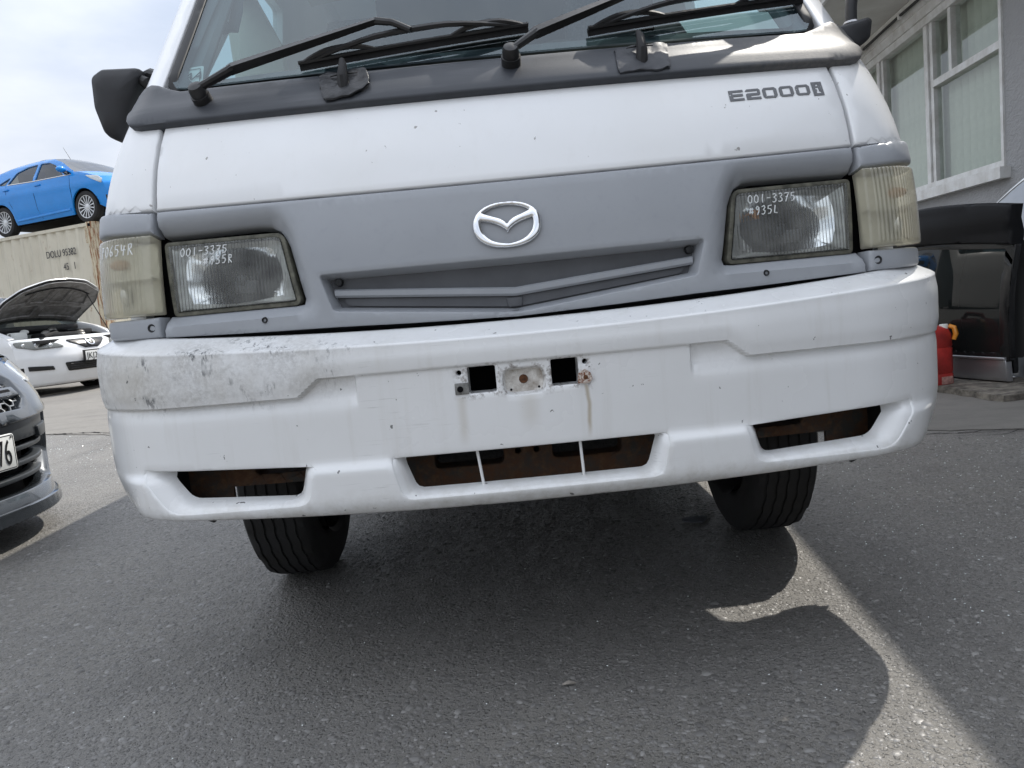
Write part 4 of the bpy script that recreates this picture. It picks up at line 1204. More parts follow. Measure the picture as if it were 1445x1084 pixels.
def build_bumper():
    S1 = 1.16
    top = lambda a: .6715+.030*min(a/.75, 1.15)**2
    up = [(a, top(abs(a))) for a in np.linspace(-.92, .92, 47)]
    botz = lambda a: .353+.016*min(a/.65, 1.)**2+(.0 if a < .9 else 0)
    lo = [(a, botz(abs(a))) for a in np.linspace(-.95, .95, 47)]
    right = [(1.04,.372),(1.11,.392),(1.15,.41),(1.21,.45),(1.245,.53),(1.255,.60),(1.255,.665),(1.23,.698),(1.05,.702)]
    left = [(-a, b) for a, b in right]
    poly = np.array(lo+right+up[::-1]+left[::-1])
    fogo = rpoly([(.381,.4485,.004),(.394,.384,.026),(.648,.382,.045),(.705,.4605,.004)], 6)
    fogi = rpoly([(.404,.4480,.003),(.418,.394,.016),(.624,.402,.035),(.668,.4585,.004)], 6)
    cto = rpoly([(-.243,.4515,.002),(-.226,.380,.022),(.226,.380,.022),(.243,.4515,.002)], 6)
    cti = rpoly([(-.226,.4505,.002),(-.206,.391,.018),(.206,.391,.018),(.226,.4505,.002)], 6)
    sq = lambda a, b, c, d, r=.006: rpoly([(a,c,r),(b,c,r),(b,d,r),(a,d,r)], 4)
    H = .012
    holes = []; rings = []
    def add_hole(o, i, depth, mid=.5):
        o = resample(o, H); i = np.array(i)
        n = len(o)
        # match loops by arc length from the same corner
        i2 = resample_n(np.roll(i, 0, 0), n); o2 = resample_n(o, n)
        holes.append(o2); rings.append([(o2+(i2-o2)*.35, -depth*.10), (o2+(i2-o2)*.8, -depth*.65), (i2, -depth)])
    for sg in (1, -1):
        o, i = (fogo, fogi) if sg > 0 else (mir(fogo), mir(fogi))
        if sg < 0: o = np.roll(o, 0, 0)
        add_hole(o, i, .036)
    add_hole(cto, cti, .034)
    for a, b in ((-.0965,-.0485), (.0475,.0945)):
        q = resample(sq(a, b, .5525, .5985, .004), H); holes.append(q); rings.append([(0, -.006), (.001, -.03)])
    tow = resample(sq(-.0365, .0365, .5435, .5895, .016), .008); holes.append(tow); rings.append([(.0018, -.006), (.0035, -.012)])
    for a, z in ((-.1115,.590), (.1065,.590)):
        q = resample(np.array([(a+.0045*math.cos(t), z+.0045*math.sin(t)) for t in np.linspace(0, 2*math.pi, 12, endpoint=False)]), .01); holes.append(q); rings.append([(0, -.02)])
    ex = []
    for a in np.arange(-1.18, 1.18, .0065):
        zs = .604 if abs(a) < .355 else (.604-(abs(a)-.355)/.039*.030 if abs(a) < .394 else .574)
        for d in (-.0085, -.0048, -.0034, -.0020, -.0004, .0020): ex.append((a, zs+d))
        cz = .645+.028*min(abs(a)/.75, 1.2)**2
        for d in (-.004, .0, .002, .005, .009): ex.append((a, cz+d))
        for d in (.435, .4385, .442, .446, .450, .4545): ex.append((a, d))
    for sg in (1, -1):
        for z in np.arange(.546, .603, .006):
            for d in (.287, .2898, .292, .2942, .297): ex.append((sg*d, z))
    def near_line(S, Z):
        a = np.abs(S); zs = np.where(a < .355, .604, np.where(a < .394, .604-(a-.355)/.039*.030, .574))
        k = np.abs(Z-zs+.003) < .010
        k |= np.abs(Z-(.647+.028*np.clip(a/.75, 0, 1.2)**2)) < .009
        k |= (Z > .431) & (Z < .459)
        k |= (np.abs(a-.292) < .008) & (Z > .54) & (Z < .61)
        return k
    B = panel('bumper', poly, BUMP, 'bumper_white', VAN, holes=holes, rings=rings, h=H, r=.004, skirt=.03, off=bump_off, extra=ex, hr=.0025, sharp=60, avoid=near_line)
    # towing-eye recess: plate, rusty bolt, two small holes
    panel('tow_recess', inset(sq(-.0365,.0365,.5435,.5895,.016), .002), BUMP, 'tow_stain', B, h=.006, r=0, skirt=0, off=lambda S, Z: bump_off(S, Z)-.0145)
    c = BUMP.pt(-.001, .5685, -.0215)
    mb = MB(); mb.lathe([(0,-.006),(.0065,-.0055),(.0085,-.001),(.0095,.002),(.0095,.006),(.0120,.0065),(.0120,.009)], 12, c, 'Y'); mb.build('tow_bolt', 'rust_bolt', B, sharp=30)
    for a, z in ((-.024,.5515), (.025,.5525)):
        mb = MB(); mb.lathe([(0,-.0006),(.0022,-.0004)], 10, BUMP.pt(a, z, -.0190), 'Y'); mb.build('recess_hole', 'black_void', B)
    # number-plate fixings: bare tab at the left, rusted torn tab at the right
    mb = MB(); mb.box(BUMP.pt(-.1085,.5625,-.0045), (.024,.004,.020), bev=.001); tb = mb.build('plate_tab', 'fix_grey', B)
    mb = MB(); mb.lathe([(0,-.004),(.005,-.0035),(.0055,0)], 12, BUMP.pt(-.1115,.562,-.0025), 'Y'); mb.build('plate_tab_hole', 'black_void', B)
    rnd = random.Random(4)
    P = [(.013*math.cos(t)*(.85+.4*rnd.random()), .0115*math.sin(t)*(.85+.4*rnd.random())) for t in np.linspace(0, 2*math.pi, 13, endpoint=False)]
    c0 = BUMP.pt(.1035,.5635,-.006)
    mb = MB(); mb.prism(P, lambda x, y, h: (c0.x+x, c0.y-h-.15*abs(x)+.002*math.sin(x*700+y*500), c0.z+y+x*.1), 0, .004); mb.build('torn_tab', 'rust_chip', B, smooth=False)
    mb = MB(); mb.lathe([(0,-.0015),(.0035,-.001),(.005,.001)], 12, BUMP.pt(.105,.563,-.001), 'Y'); mb.build('torn_tab_hole', 'rust_bolt', B)
    # two thin bars in the centre intake
    for xt, xb in ((-.0945,-.0875), (.0885,.0905)):
        mb = MB(); a = BUMP.pt(xt, .4530, -.022); b = BUMP.pt(xb, .383, -.018)
        mb.tube([a, (a+b)/2, b], .0027, 8); mb.build('intake_bar', 'bumper_white', B)
    # dark strip between bumper and nose panel, with fasteners
    mb = MB()
    us = np.linspace(-.74, .74, 40)
    mb.grid(lambda u, w: BODY.pt(u, .668+.02*w+.020*min(abs(u)/.75,1)**2, -.012-.03*(1-w)), us, [0, 1]); mb.build('bumper_gap_strip', 'seal_black', B)
mat('tow_stain', (.70,.69,.66), .5, var=(45,.45,8), tint=(.48,.40,.32))
mat('fix_grey', (.25,.25,.24), .5, .4, var=(90,.5))
build_van_front(); build_headlamps(); build_bumper()
# ------------------------------------------------------------------ van: windscreen, cowl, wipers, cabin, body, wheels
def edge_s(z): return float(BODY.W(np.array(z)))*.865
def build_windscreen():
    # black-plastic cowl under the screen
    lo = [(a, 1.0865+.022*a*a) for a in np.linspace(-.66, .66, 31)]
    right = [(.695,1.0975),(.722,1.104),(.741,1.118),(.752,1.138),(.752,1.165),(.742,1.188),(.722,1.200),(.698,1.203),(.672,1.196),(.645,1.183)]
    hi = [(a, 1.163+.028*a*a) for a in np.linspace(.62, -.62, 31)]
    left = [(-a, b) for a, b in right[::-1]]
    poly = np.array(lo+right+hi+left)
    def ridge(S, Z):
        zc = 1.127+.025*S*S
        return .011+.004*np.clip((zc-Z)/.012+.5, 0, 1)-.002*np.clip((Z-zc-.012)/.02, 0, 1)
    cw = panel('cowl', poly, BODY, 'cowl_plastic', VAN, h=.012, r=.005, skirt=.03, off=ridge)
    # rubber seal round the glass
    zs = np.linspace(1.176, 1.80, 25)
    R = [(edge_s(z)-.006, z) for z in zs]
    out = np.array([(a, 1.168+.022*a*a) for a in np.linspace(-edge_s(1.176)+.05, edge_s(1.176)-.05, 31)]+[(edge_s(1.19)-.022,1.181)]+R[1:]+[(a, 1.815-.02*a*a) for a in np.linspace(.54, -.54, 21)]+[(-a, z) for a, z in R[:0:-1]]+[(-edge_s(1.19)+.022,1.181)])
    seal_in = inset(resample(out, .02), .020)
    gl_in = inset(resample(out, .02), .012)
    panel('windscreen_seal', out, BODY, 'seal_black', VAN, holes=[seal_in], h=.02, r=.003, skirt=.012, off=lambda S, Z: -.010+.014*np.clip((Z-1.185)/.03, 0, 1))
    ws = panel('windscreen', gl_in, BODY, 'windscreen_glass', VAN, h=.05, r=0, skirt=0)
    # black ceramic band printed round the edge of the glass
    fr_in = rpoly([(-.628,1.200,.035),(.628,1.200,.035),(.505,1.775,.06),(-.505,1.775,.06)], 7)
    panel('windscreen_band', gl_in, BODY, 'band_black', VAN, holes=[fr_in], h=.03, r=0, skirt=0, off=lambda S, Z: np.zeros_like(S)-.004)
    # membership sticker inside the glass
    st = rpoly([(-.636,1.198,.004),(-.586,1.197,.004),(-.590,1.245,.004),(-.640,1.245,.004)], 3)
    sk = panel('windscreen_sticker', st, BODY, 'sticker_clear', VAN, h=.02, r=0, skirt=0, off=lambda S, Z: np.zeros_like(S)-.007)
    fr = panel('sticker_border', inset(st, .006), BODY, 'ink_dark', VAN, holes=[inset(st, .0075)], h=.02, r=0, skirt=0, off=lambda S, Z: np.zeros_like(S)-.006)
    a = BODY.pt(-.631, 1.2115, -.0045); b = BODY.pt(-.595, 1.2115, -.0045); c = BODY.pt(-.631, 1.23, -.0045)
    text('sticker_letters', 'AA', .031, 'ink_dark', VAN, a, b-a, c-a, .0003, shear=.25)
    # paper lying against the inside of the glass
    pp = np.array([(.405,1.198),(.60,1.197),(.585,1.262),(.385,1.262)])
    panel('paper_sheet', pp, BODY, 'paper_white', VAN, h=.05, r=0, skirt=.001, off=lambda S, Z: np.zeros_like(S)-.02)
mat('band_black', (.02,.023,.03), .35)

def build_wipers():
    P = lambda s, z, o: BODY.pt(s, z, o)
    def wiper(pv, knee, arm, tip, bl0, bl1):
        w = empty('wiper'); w.parent = VAN
        # pivot nut and boss
        mb = MB(); a = P(*pv, .010); b = P(*pv, .050); d = (b-a)
        mb.tube([a, a+d*.45, a+d*.46, a+d*.75, a+d*.95, b], [.0185,.0185,.016,.016,.013,.004], 20); mb.build('pivot', 'wiper_black', w)
        p0 = P(*pv, .040); p1 = P(*knee, .046); p2 = P(*arm, .052); p3 = P(*tip, .052)
        mb = MB(); mb.tube([p0, p0+(p1-p0)*.5, p1], [.010,.011,.0125], 10, flat=(1,.75)); mb.build('arm_head', 'wiper_black', w)
        mb = MB(); mb.tube([p1-(p1-p0)*.1, p1, p1+(p2-p1)*.5, p2], [.0135,.0145,.0125,.009], 4, flat=(1,.8)); mb.build('arm', 'wiper_black', w, sharp=40)
        mid = P((bl0[0]+bl1[0])/2, (bl0[1]+bl1[1])/2, .046)
        mb = MB(); mb.tube([p2, p2+(mid-p2)*.5+Vector((0,-.004,.004)), mid], [.0075,.0065,.006], 8); mb.build('arm_rod', 'wiper_black', w)
        # blade: rubber, spine and bridge claws
        n = 14; q = [(bl0[0]+(bl1[0]-bl0[0])*i/n, bl0[1]+(bl1[1]-bl0[1])*i/n) for i in range(n+1)]
        mb = MB(); mb.tube([P(s_, z, .008) for s_, z in q], .006, 6, flat=(.55,1.3)); mb.build('blade_rubber', 'rubber', w)
        mb = MB(); mb.tube([P(s_, z, .018) for s_, z in q], .0042, 6); mb.build('blade_spine', 'wiper_black', w)
        for f0, f1, hgt in ((.06,.94,.040), (.02,.34,.028), (.66,.98,.028)):
            mb = MB(); k = 12; pts = []
            for i in range(k+1):
                t = f0+(f1-f0)*i/k; hh = .018+(hgt-.018)*min(1, 4*(i/k)*(1-i/k)*1.1)
                pts.append(P(bl0[0]+(bl1[0]-bl0[0])*t, bl0[1]+(bl1[1]-bl0[1])*t+.008*math.sin(math.pi*i/k), hh))
            mb.tube(pts, [.0035+.0025*math.sin(math.pi*i/k) for i in range(k+1)], 6); mb.build('blade_bridge', 'wiper_black', w)
    wiper((-.562,1.134), (-.492,1.166), (-.215,1.232), (-.069,1.232), (-.375,1.190), (.076,1.226))
    wiper((.034,1.140), (.085,1.172), (.290,1.250), (.42,1.262), (.19,1.204), (.648,1.258))
    # washer jets patched with tape
    rnd = random.Random(9)
    def patch(pts, m, name, off):
        p = np.array(pts); p = resample(rpoly([(a, b, .006) for a, b in p], 3), .012)
        p = p+RNG.normal(0, .0012, p.shape)
        return panel(name, p, BODY, m, VAN, h=.008, r=.0008, skirt=.003, off=lambda S, Z: off+.0016*np.sin(S*190+2*np.sin(Z*140))*np.sin(Z*170+S*60)+.004*np.clip((1.127-Z)/.02+.5, 0, 1))
    patch([(-.334,1.155),(-.242,1.160),(-.232,1.118),(-.268,1.098),(-.318,1.093),(-.326,1.120)], 'tape_black', 'tape_patch', .0195)
    patch([(.231,1.153),(.335,1.160),(.327,1.096),(.229,1.094)], 'tape_grey', 'tape_patch', .0160)
    for s_ in (-.282, .278):
        mb = MB(); mb.tube([P(s_, 1.118, .012), P(s_, 1.130, .030), P(s_+.001, 1.152, .036), P(s_-.001, 1.166, .036)], [.012,.0105,.008,.0045], 10); mb.build('washer_jet', 'jet_black', VAN)
        mb = MB(); mb.tube([P(s_-.026, 1.143, .022), P(s_, 1.142, .027), P(s_+.026, 1.145, .022)], [.001,.003,.001], 5); mb.build('jet_slit', 'seal_black', VAN)
mat('jet_black', (.018,.018,.019), .7)
mat('wiper_black', (.022,.022,.023), .42, var=(30,.4), bump=(90,.2,.002))

def build_mirrors():
    # near-side mirror head seen from the front: tall shell tapering downwards
    r = empty('wing_mirror'); r.parent = VAN
    pts = rpoly([(-.946,1.322,.02),(-.918,1.338,.02),(-.830,1.334,.012),(-.826,1.315,.01),(-.862,1.245,.05),(-.882,1.188,.05),(-.902,1.168,.018),(-.932,1.186,.03),(-.948,1.250,.06)], 5)
    pts = resample(pts, .012)
    c = pts.mean(0); V = []; F = []; n = len(pts)
    lay = [(1.0,.655),(1.0,.60),(.97,.588),(.88,.578),(.6,.570),(.25,.567)]
    for k, y in lay:
        for p in pts: q = c+(p-c)*k; V.append((q[0], y, q[1]))
    for i in range(len(lay)-1):
        for j in range(n): F.append((i*n+j, i*n+(j+1)%n, (i+1)*n+(j+1)%n, (i+1)*n+j))
    F.append(tuple((len(lay)-1)*n+j for j in range(n)))
    MB().raw(V, F).build('mirror_shell', 'mirror_plastic', r, sharp=60)
    q = inset(pts, .006); add('mirror_glass', [(a, .652, b) for a, b in q], [tuple(range(n))], 'chrome', r, False)
    mb = MB(); mb.tube([(-.835,.625,1.322),(-.815,.62,1.325),(-.785,.60,1.31),(-.755,.58,1.30)], [.012,.014,.014,.018], 10); mb.build('mirror_arm', 'mirror_plastic', r)
    mb = MB(); mb.tube([(-.838,.60,1.312),(-.820,.595,1.300),(-.812,.60,1.285)], [.010,.014,.010], 10); mb.build('mirror_hinge', 'seal_black', r)
    mb = MB(); mb.tube([(-.915,.5735,1.250),(-.9115,.5725,1.245),(-.903,.572,1.258)], .0011, 5); mb.build('felt_pen_tick', 'pen_white', r)
    # off-side bracket with the bent arm that carries the mirror above the frame
    r = empty('mirror_bracket'); r.parent = VAN
    pts = resample(rpoly([(.752,1.232,.006),(.842,1.252,.010),(.852,1.246,.008),(.846,1.206,.016),(.815,1.186,.012),(.775,1.205,.01)], 4), .01); n = len(pts); c = pts.mean(0)
    V = []; F = []
    lay = [(1,.60),(1,.465),(.95,.452),(.7,.447)]
    for k, y in lay:
        for p in pts: q = c+(p-c)*k; V.append((q[0]+(.0 if y > .5 else -.004), y, q[1]))
    for i in range(len(lay)-1):
        for j in range(n): F.append((i*n+j, i*n+(j+1)%n, (i+1)*n+(j+1)%n, (i+1)*n+j))
    F.append(tuple((len(lay)-1)*n+j for j in range(n)))
    MB().raw(V, F).build('bracket_shell', 'mirror_plastic', r, sharp=60)
    mb = MB(); mb.tube([(.824,.50,1.24),(.822,.50,1.262),(.823,.50,1.29),(.832,.505,1.33),(.852,.52,1.38),(.88,.54,1.42)], [.014,.0125,.0125,.0125,.0125,.0125], 14); mb.build('mirror_arm', 'mirror_plastic', r)
    mb = MB(); mb.lathe([(.016,-.004),(.019,0),(.016,.005)], 16, (.823,.50,1.254), 'Z'); mb.build('arm_collar', 'dull_metal', r)
    mb = MB(); mb.box((.925,.55,1.47), (.115,.05,.19), bev=.02); mb.build('mirror_shell', 'mirror_plastic', r)
mat('mirror_plastic', (.022,.023,.026), .52, var=(12,.35), bump=(500,.15,.001), tint=(.03,.03,.033))

def build_body():
    # white pillars beside the screen
    for sg in (1, -1):
        zs = np.linspace(1.176, 1.86, 22)
        p = np.array([(edge_s(z)+.003, z) for z in zs]+[(edge_s(z)+.275, z) for z in zs[::-1]]); p = p if sg > 0 else mir(p)
        panel('windscreen_pillar', p, BODY, 'van_white', VAN, h=.03, r=.004, skirt=.025)
        # door, side and rear quarter in one pressing, with window openings and wheel arches
        def arch(c, r, z0): return [(c+r*math.cos(t), .31+r*math.sin(t)) for t in np.linspace(math.pi-.13, .13, 17) if True]
        sF, sR = 1.46, 3.62
        low = [(1.30,.40)] if False else []
        out = [(1.045,.62)]
        yb = edge_s(.6)+math.pi/2*math.sqrt(((.812*.135)**2+.17**2)/2)-.17-.13*.66-.05
        out += [(y+yb, z) for y, z in ((.47,.36),(.515,.46),(.57,.56),(.625,.69),(.70,.79),(.83,.845),(1.0,.845),(1.10,.80),(1.17,.70),(1.21,.55),(1.22,.36))]+[(sR-.375,.36)]+arch(sR, .375, .36)+[(sR+.375,.36),(4.75,.40),(4.75,2.02)]
        out += [(1.04,1.905)] if False else [(1.02,2.02)]
        out += [(edge_s(1.6)+.28,1.6),(edge_s(1.45)+.28,1.45),(edge_s(1.3)+.28,1.3),(1.105,1.172),(1.105,.945),(1.165,.93),(1.165,.887),(.949,.887),(.949,.737),(1.03,.735)]
        out = np.array(out)
        ys = lambda y, z: y-float(BODY.P(np.array(z)))-.13*float(BODY.W(np.array(z)))**2-.17+edge_s(z)+math.pi/2*math.sqrt(((float(BODY.W(np.array(z)))*.135)**2+.17**2)/2)
        w1 = rpoly([(ys(.60,1.22),1.22,.05),(ys(1.34,1.22),1.22,.05),(ys(1.34,1.72),1.72,.05),(ys(1.06,1.72),1.72,.08)], 4)
        w2 = rpoly([(2.15,1.22,.04),(3.2,1.22,.04),(3.2,1.73,.04),(2.15,1.73,.04)], 4)
        w3 = rpoly([(3.32,1.22,.04),(4.55,1.22,.04),(4.50,1.73,.04),(3.32,1.73,.04)], 4)
        ws = [w1, w2, w3]
        if sg < 0: out = mir(out); ws = [mir(w) for w in ws]
        panel('body_side', out, BODY, 'van_white', VAN, holes=ws, h=.08, r=.004, skirt=.03)
        for w in ws: panel('side_window', inset(w, -.01), BODY, 'windscreen_glass', VAN, h=.15, r=0, skirt=0, off=lambda S, Z: np.zeros_like(S)-.015)
    # roof and tail
    ys = np.linspace(.74, 4.62, 14); xs = np.linspace(-.672, .672, 17)
    def roof(y, x):
        zed = 2.015+.075*(1-(abs(x)/.672)**4); fr = max(0, 1-(y-.74)/.35); return (x, y+.10*(x/.672)**2*fr, zed-.16*fr**2)
    MB().grid(roof, ys, xs).build('roof', 'van_white', VAN)
    MB().box((0, 4.63, 1.15), (1.56, .04, 1.56), bev=.015).build('tail', 'van_white', VAN)
    # dark inner structure behind the nose: bulkhead, floor, chassis
    mb = MB(); mb.grid(lambda u, w: BODY.pt(u, w, -.055), np.linspace(-.70, .70, 15), [.62,.70,.78,.86,.94,1.0]); mb.build('inner_bulkhead', 'black_void', VAN)
    for sg in (1, -1): MB().box((sg*.70, 1.95, .42), (.12, 1.3, .22), bev=.02).build('sill', 'black_void', VAN)  # sills added to block light from under the van
    MB().box((0, 2.5, .42), (.98, 3.9, .18)).build('floor_pan', 'black_void', VAN, sharp=30)  # made low and thick to keep light off the ground below
    MB().box((0, .36, .545), (1.05, .5, .10)).build('front_floor', 'black_void', VAN, sharp=30)
    # rusty cross-member behind the bumper, with slots
    def beam(name, x0, x1, z0, z1, y, slots, m='rusty_steel', par=VAN):
        o = np.array([(x0,z0+.034),(-.36,z0+.034),(-.29,z0),(.29,z0),(.36,z0+.034),(x1,z0+.034),(x1,z1),(x0,z1)])
        M = lambda S, Z, off: np.stack([S, y+.06*S*S-off+0*Z, Z+0*S], -1)
        return panel(name, o, M, m, par, holes=slots, h=.04, r=.003, skirt=.05)
    sl = lambda a, b, c, d: rpoly([(a,c,.012),(b,c,.012),(b,d,.012),(a,d,.012)], 4)
    circ = lambda a, z, r: np.array([(a+r*math.cos(t), z+r*math.sin(t)) for t in np.linspace(0, 2*math.pi, 14, endpoint=False)])
    beam('cross_member', -.60, .60, .358, .452, .16, [sl(-.54,-.40,.412,.446), sl(-.185,-.05,.394,.442), sl(.045,.18,.394,.442), sl(.40,.54,.412,.446), circ(-.022,.415,.006), circ(.014,.415,.006)])
    MB().box((0,.195,.354), (.56,.06,.010)).build('member_flange', 'rusty_steel', VAN, sharp=30)
    for sg in (1, -1):
        mb = MB(); mb.box((sg*.635,.20,.395), (.085,.012,.10), bev=.002); mb.build('bumper_bracket', 'rusty_steel', VAN, sharp=30)
        mb = MB(); mb.box((sg*.715,.23,.405), (.035,.10,.085), Matrix.Rotation(sg*.5, 3, 'Z'), .004); mb.build('bumper_stay', 'stay_dark', VAN, sharp=30)
        mb = MB(); mb.box((sg*.665,.17,.365), (.10,.012,.035), Matrix.Rotation(-sg*.45, 3, 'Y'), .002); mb.build('stay_brace', 'stay_dark', VAN, sharp=30)
        mb = MB(); mb.box((sg*.40,1.3,.47), (.09,2.2,.11), bev=.01); mb.build('chassis_rail', 'black_void', VAN, sharp=30)
    MB().box((0,.33,.44), (.78,.05,.26), bev=.006).build('radiator', 'radiator_fins', VAN, sharp=30)
    MB().tube([(-.36,.29,.40),(-.30,.25,.372),(.0,.245,.366),(.31,.25,.372),(.38,.30,.41)], .012, 8).build('brake_pipe', 'stay_dark', VAN)
    for x, z in ((-.30,.42), (.22,.41)): MB().tube([(x,.30,z+.05),(x+.02,.25,z),(x+.06,.24,z-.03),(x+.10,.30,z-.02)], .016, 8).build('radiator_hose', 'rubber', VAN)
    MB().tube([(-.60,.83,.33),(-.3,.83,.36),(.3,.83,.36),(.60,.83,.33)], .032, 12).build('front_axle', 'stay_dark', VAN)
    # ---- wheels
    prof = []
    R = .312
    side = [(.20,-.066),(.215,-.078),(.255,-.084),(.290,-.081),(.303,-.074)]
    tread = []
    gr = [-.052,-.026,0,.026,.052]
    x = -.070; tread.append((.3085,x))
    for g in gr: tread += [(R-.0012*abs(g)/.05, g-.0032),(R-.006, g-.0024),(R-.006, g+.0024),(R-.0012*abs(g)/.05, g+.0032)]
    tread.append((.3085,.070))
    prof = side+tread+[(a, -b) for a, b in side[::-1]]
    def wheel(nm, x, y, sg):
        wh = empty(nm); wh.parent = VAN
        # zig-zag grooves: wobble the axial position round the circumference
        n = 120; V = []; F = []; k = len(prof)
        for j in range(n):
            th = 2*math.pi*j/n; wob = .0013*(1 if (j//2)%2 else -1)
            for (r, u) in prof:
                uu = u+(wob if r > .295 and abs(u) < .06 else 0)
                rr = r-(.004 if (.30 < r < .310 and abs(u) > .065 and (j//3)%2) else 0)
                V.append((x+uu, y+rr*math.cos(th), .312+rr*math.sin(th)))
        for j in range(n):
            for i in range(k-1): F.append((j*k+i, j*k+i+1, ((j+1)%n)*k+i+1, ((j+1)%n)*k+i))
        MB().raw(V, F).build('tyre', 'tyre_rubber', wh, sharp=40)
        mb = MB(); mb.lathe([(.208,-.09),(.20,-.08),(.19,-.02),(.188,.05),(.195,.08),(.208,.09)], 40, (x, y, .312), 'X'); mb.build('rim', 'stay_dark', wh)
        mb = MB(); mb.lathe([(0,sg*.065),(.05,sg*.07),(.07,sg*.05),(.10,sg*.03),(.14,sg*.045),(.19,sg*.03)], 32, (x, y, .312), 'X'); mb.build('wheel_disc', 'stay_dark', wh)
    for sg in (1, -1):
        wheel('front_wheel', sg*.640, .845, sg); wheel('rear_wheel', sg*.66, 3.0, sg)
mat('radiator_fins', (.03,.03,.031), .6, var=(60,.6), bump=(220,.8,.004))
mat('stay_dark', (.03,.03,.03), .7, var=(20,.5))

def build_cabin():
    cab = empty('cabin_interior'); cab.parent = VAN
    MB().grid(lambda u, w: (u, .262+.13*u*u+w, 1.172-.03*w+.05*max(0, 1-abs(w-.28)/.12)+.02*math.exp(-((u-.42)/.3)**2)*math.exp(-((w-.25)/.12)**2)), np.linspace(-.66,.66,20), np.linspace(0,.42,12)).build('dashboard', 'dash_dark', cab)
    MB().box((0,.66,.95), (1.32,.03,.42)).build('dash_face', 'dash_dark', cab, sharp=30)
    for x in (-.40, .40):
        mb = MB(); mb.box((x, 1.28, 1.22), (.46,.16,.62), Matrix.Rotation(-.22, 3, 'X'), .05); mb.build('seat_back', 'seat_cloth', cab)
        mb = MB(); mb.box((x, 1.40, 1.60), (.26,.09,.17), Matrix.Rotation(-.15, 3, 'X'), .035); mb.build('head_rest', 'seat_cloth', cab)
        mb = MB(); mb.box((x, 1.02, .90), (.48,.52,.14), bev=.04); mb.build('seat_cushion', 'seat_cloth', cab)
    MB().box((.12, 1.62, 1.35), (1.0,.03,.95)).build('cab_blackout_panel', 'dash_dark', cab, sharp=30)  # dark panel added to keep the cab dim behind the windscreen
    MB().grid(lambda u, w: (u, .80+w, 1.80+.04*(1-(u/.62)**2)+.04*min(w/.3,1)), np.linspace(-.62,.62,12), np.linspace(0,.85,8)).build('headlining', 'cream_trim', cab)
    for sg in (-1, 1):
        # cream door-pillar trim and the grey grab handle on the screen pillar
        a = [(-.735,1.02,1.33),(-.735,.98,1.78),(-.655,.93,1.66),(-.572,.92,1.470),(-.570,.92,1.395),(-.64,.97,1.33)]
        V = [(-sg*x if sg > 0 else x, y, z) for x, y, z in a]
        V2 = [(x, y+.05, z) for x, y, z in V]; n = len(a)
        if sg < 0: MB().raw(V+V2, [tuple(range(n)), tuple(range(n, 2*n))[::-1]]+[(i, (i+1)%n, n+(i+1)%n, n+i) for i in range(n)]).build('pillar_trim', 'cream_trim', cab, sharp=30)
        g = [(-.640,.585,1.50),(-.628,.59,1.432),(-.613,.595,1.398),(-.600,.60,1.402),(-.585,.60,1.445),(-.578,.61,1.52)]
        mb = MB(); mb.tube([(x*-sg, y, z) for x, y, z in g], [.014,.014,.013,.013,.014,.014], 10); mb.build('grab_handle', 'cabin_grey', cab)
        mb = MB(); mb.tube([(sg*(edge_s(z)-.035), float(BODY.P(np.array(z)))+.13*.4+.035, z) for z in np.linspace(1.17,1.82,9)], .034, 10, flat=(1,.6)); mb.build('pillar_lining', 'cabin_grey', cab)
        mb = MB(); mb.box((sg*.735,1.02,1.05), (.04,.95,.34), bev=.015); mb.build('door_card', 'cream_trim', cab)
    # steering wheel
    V = []; c = Vector((.40,.74,1.16)); ax = Matrix.Rotation(-.55, 3, 'X')
    mb = MB(); mb.tube([c+ax@Vector((.19*math.cos(t), .19*math.sin(t), 0)) for t in np.linspace(0, 2*math.pi, 33)], .013, 8); mb.build('steering_wheel', 'dark_plastic', cab)
    for x in (.16,.20,.24,.28,.32,.36):
        mb = MB(); mb.box((x,.46,1.205), (.008,.10,.03), bev=.002); mb.build('vent_louvre', 'dark_plastic', cab)
mat('dash_dark', (.035,.036,.038), .6, var=(20,.2), bump=(300,.2,.002))
build_windscreen(); build_wipers(); build_mirrors(); build_body(); build_cabin()
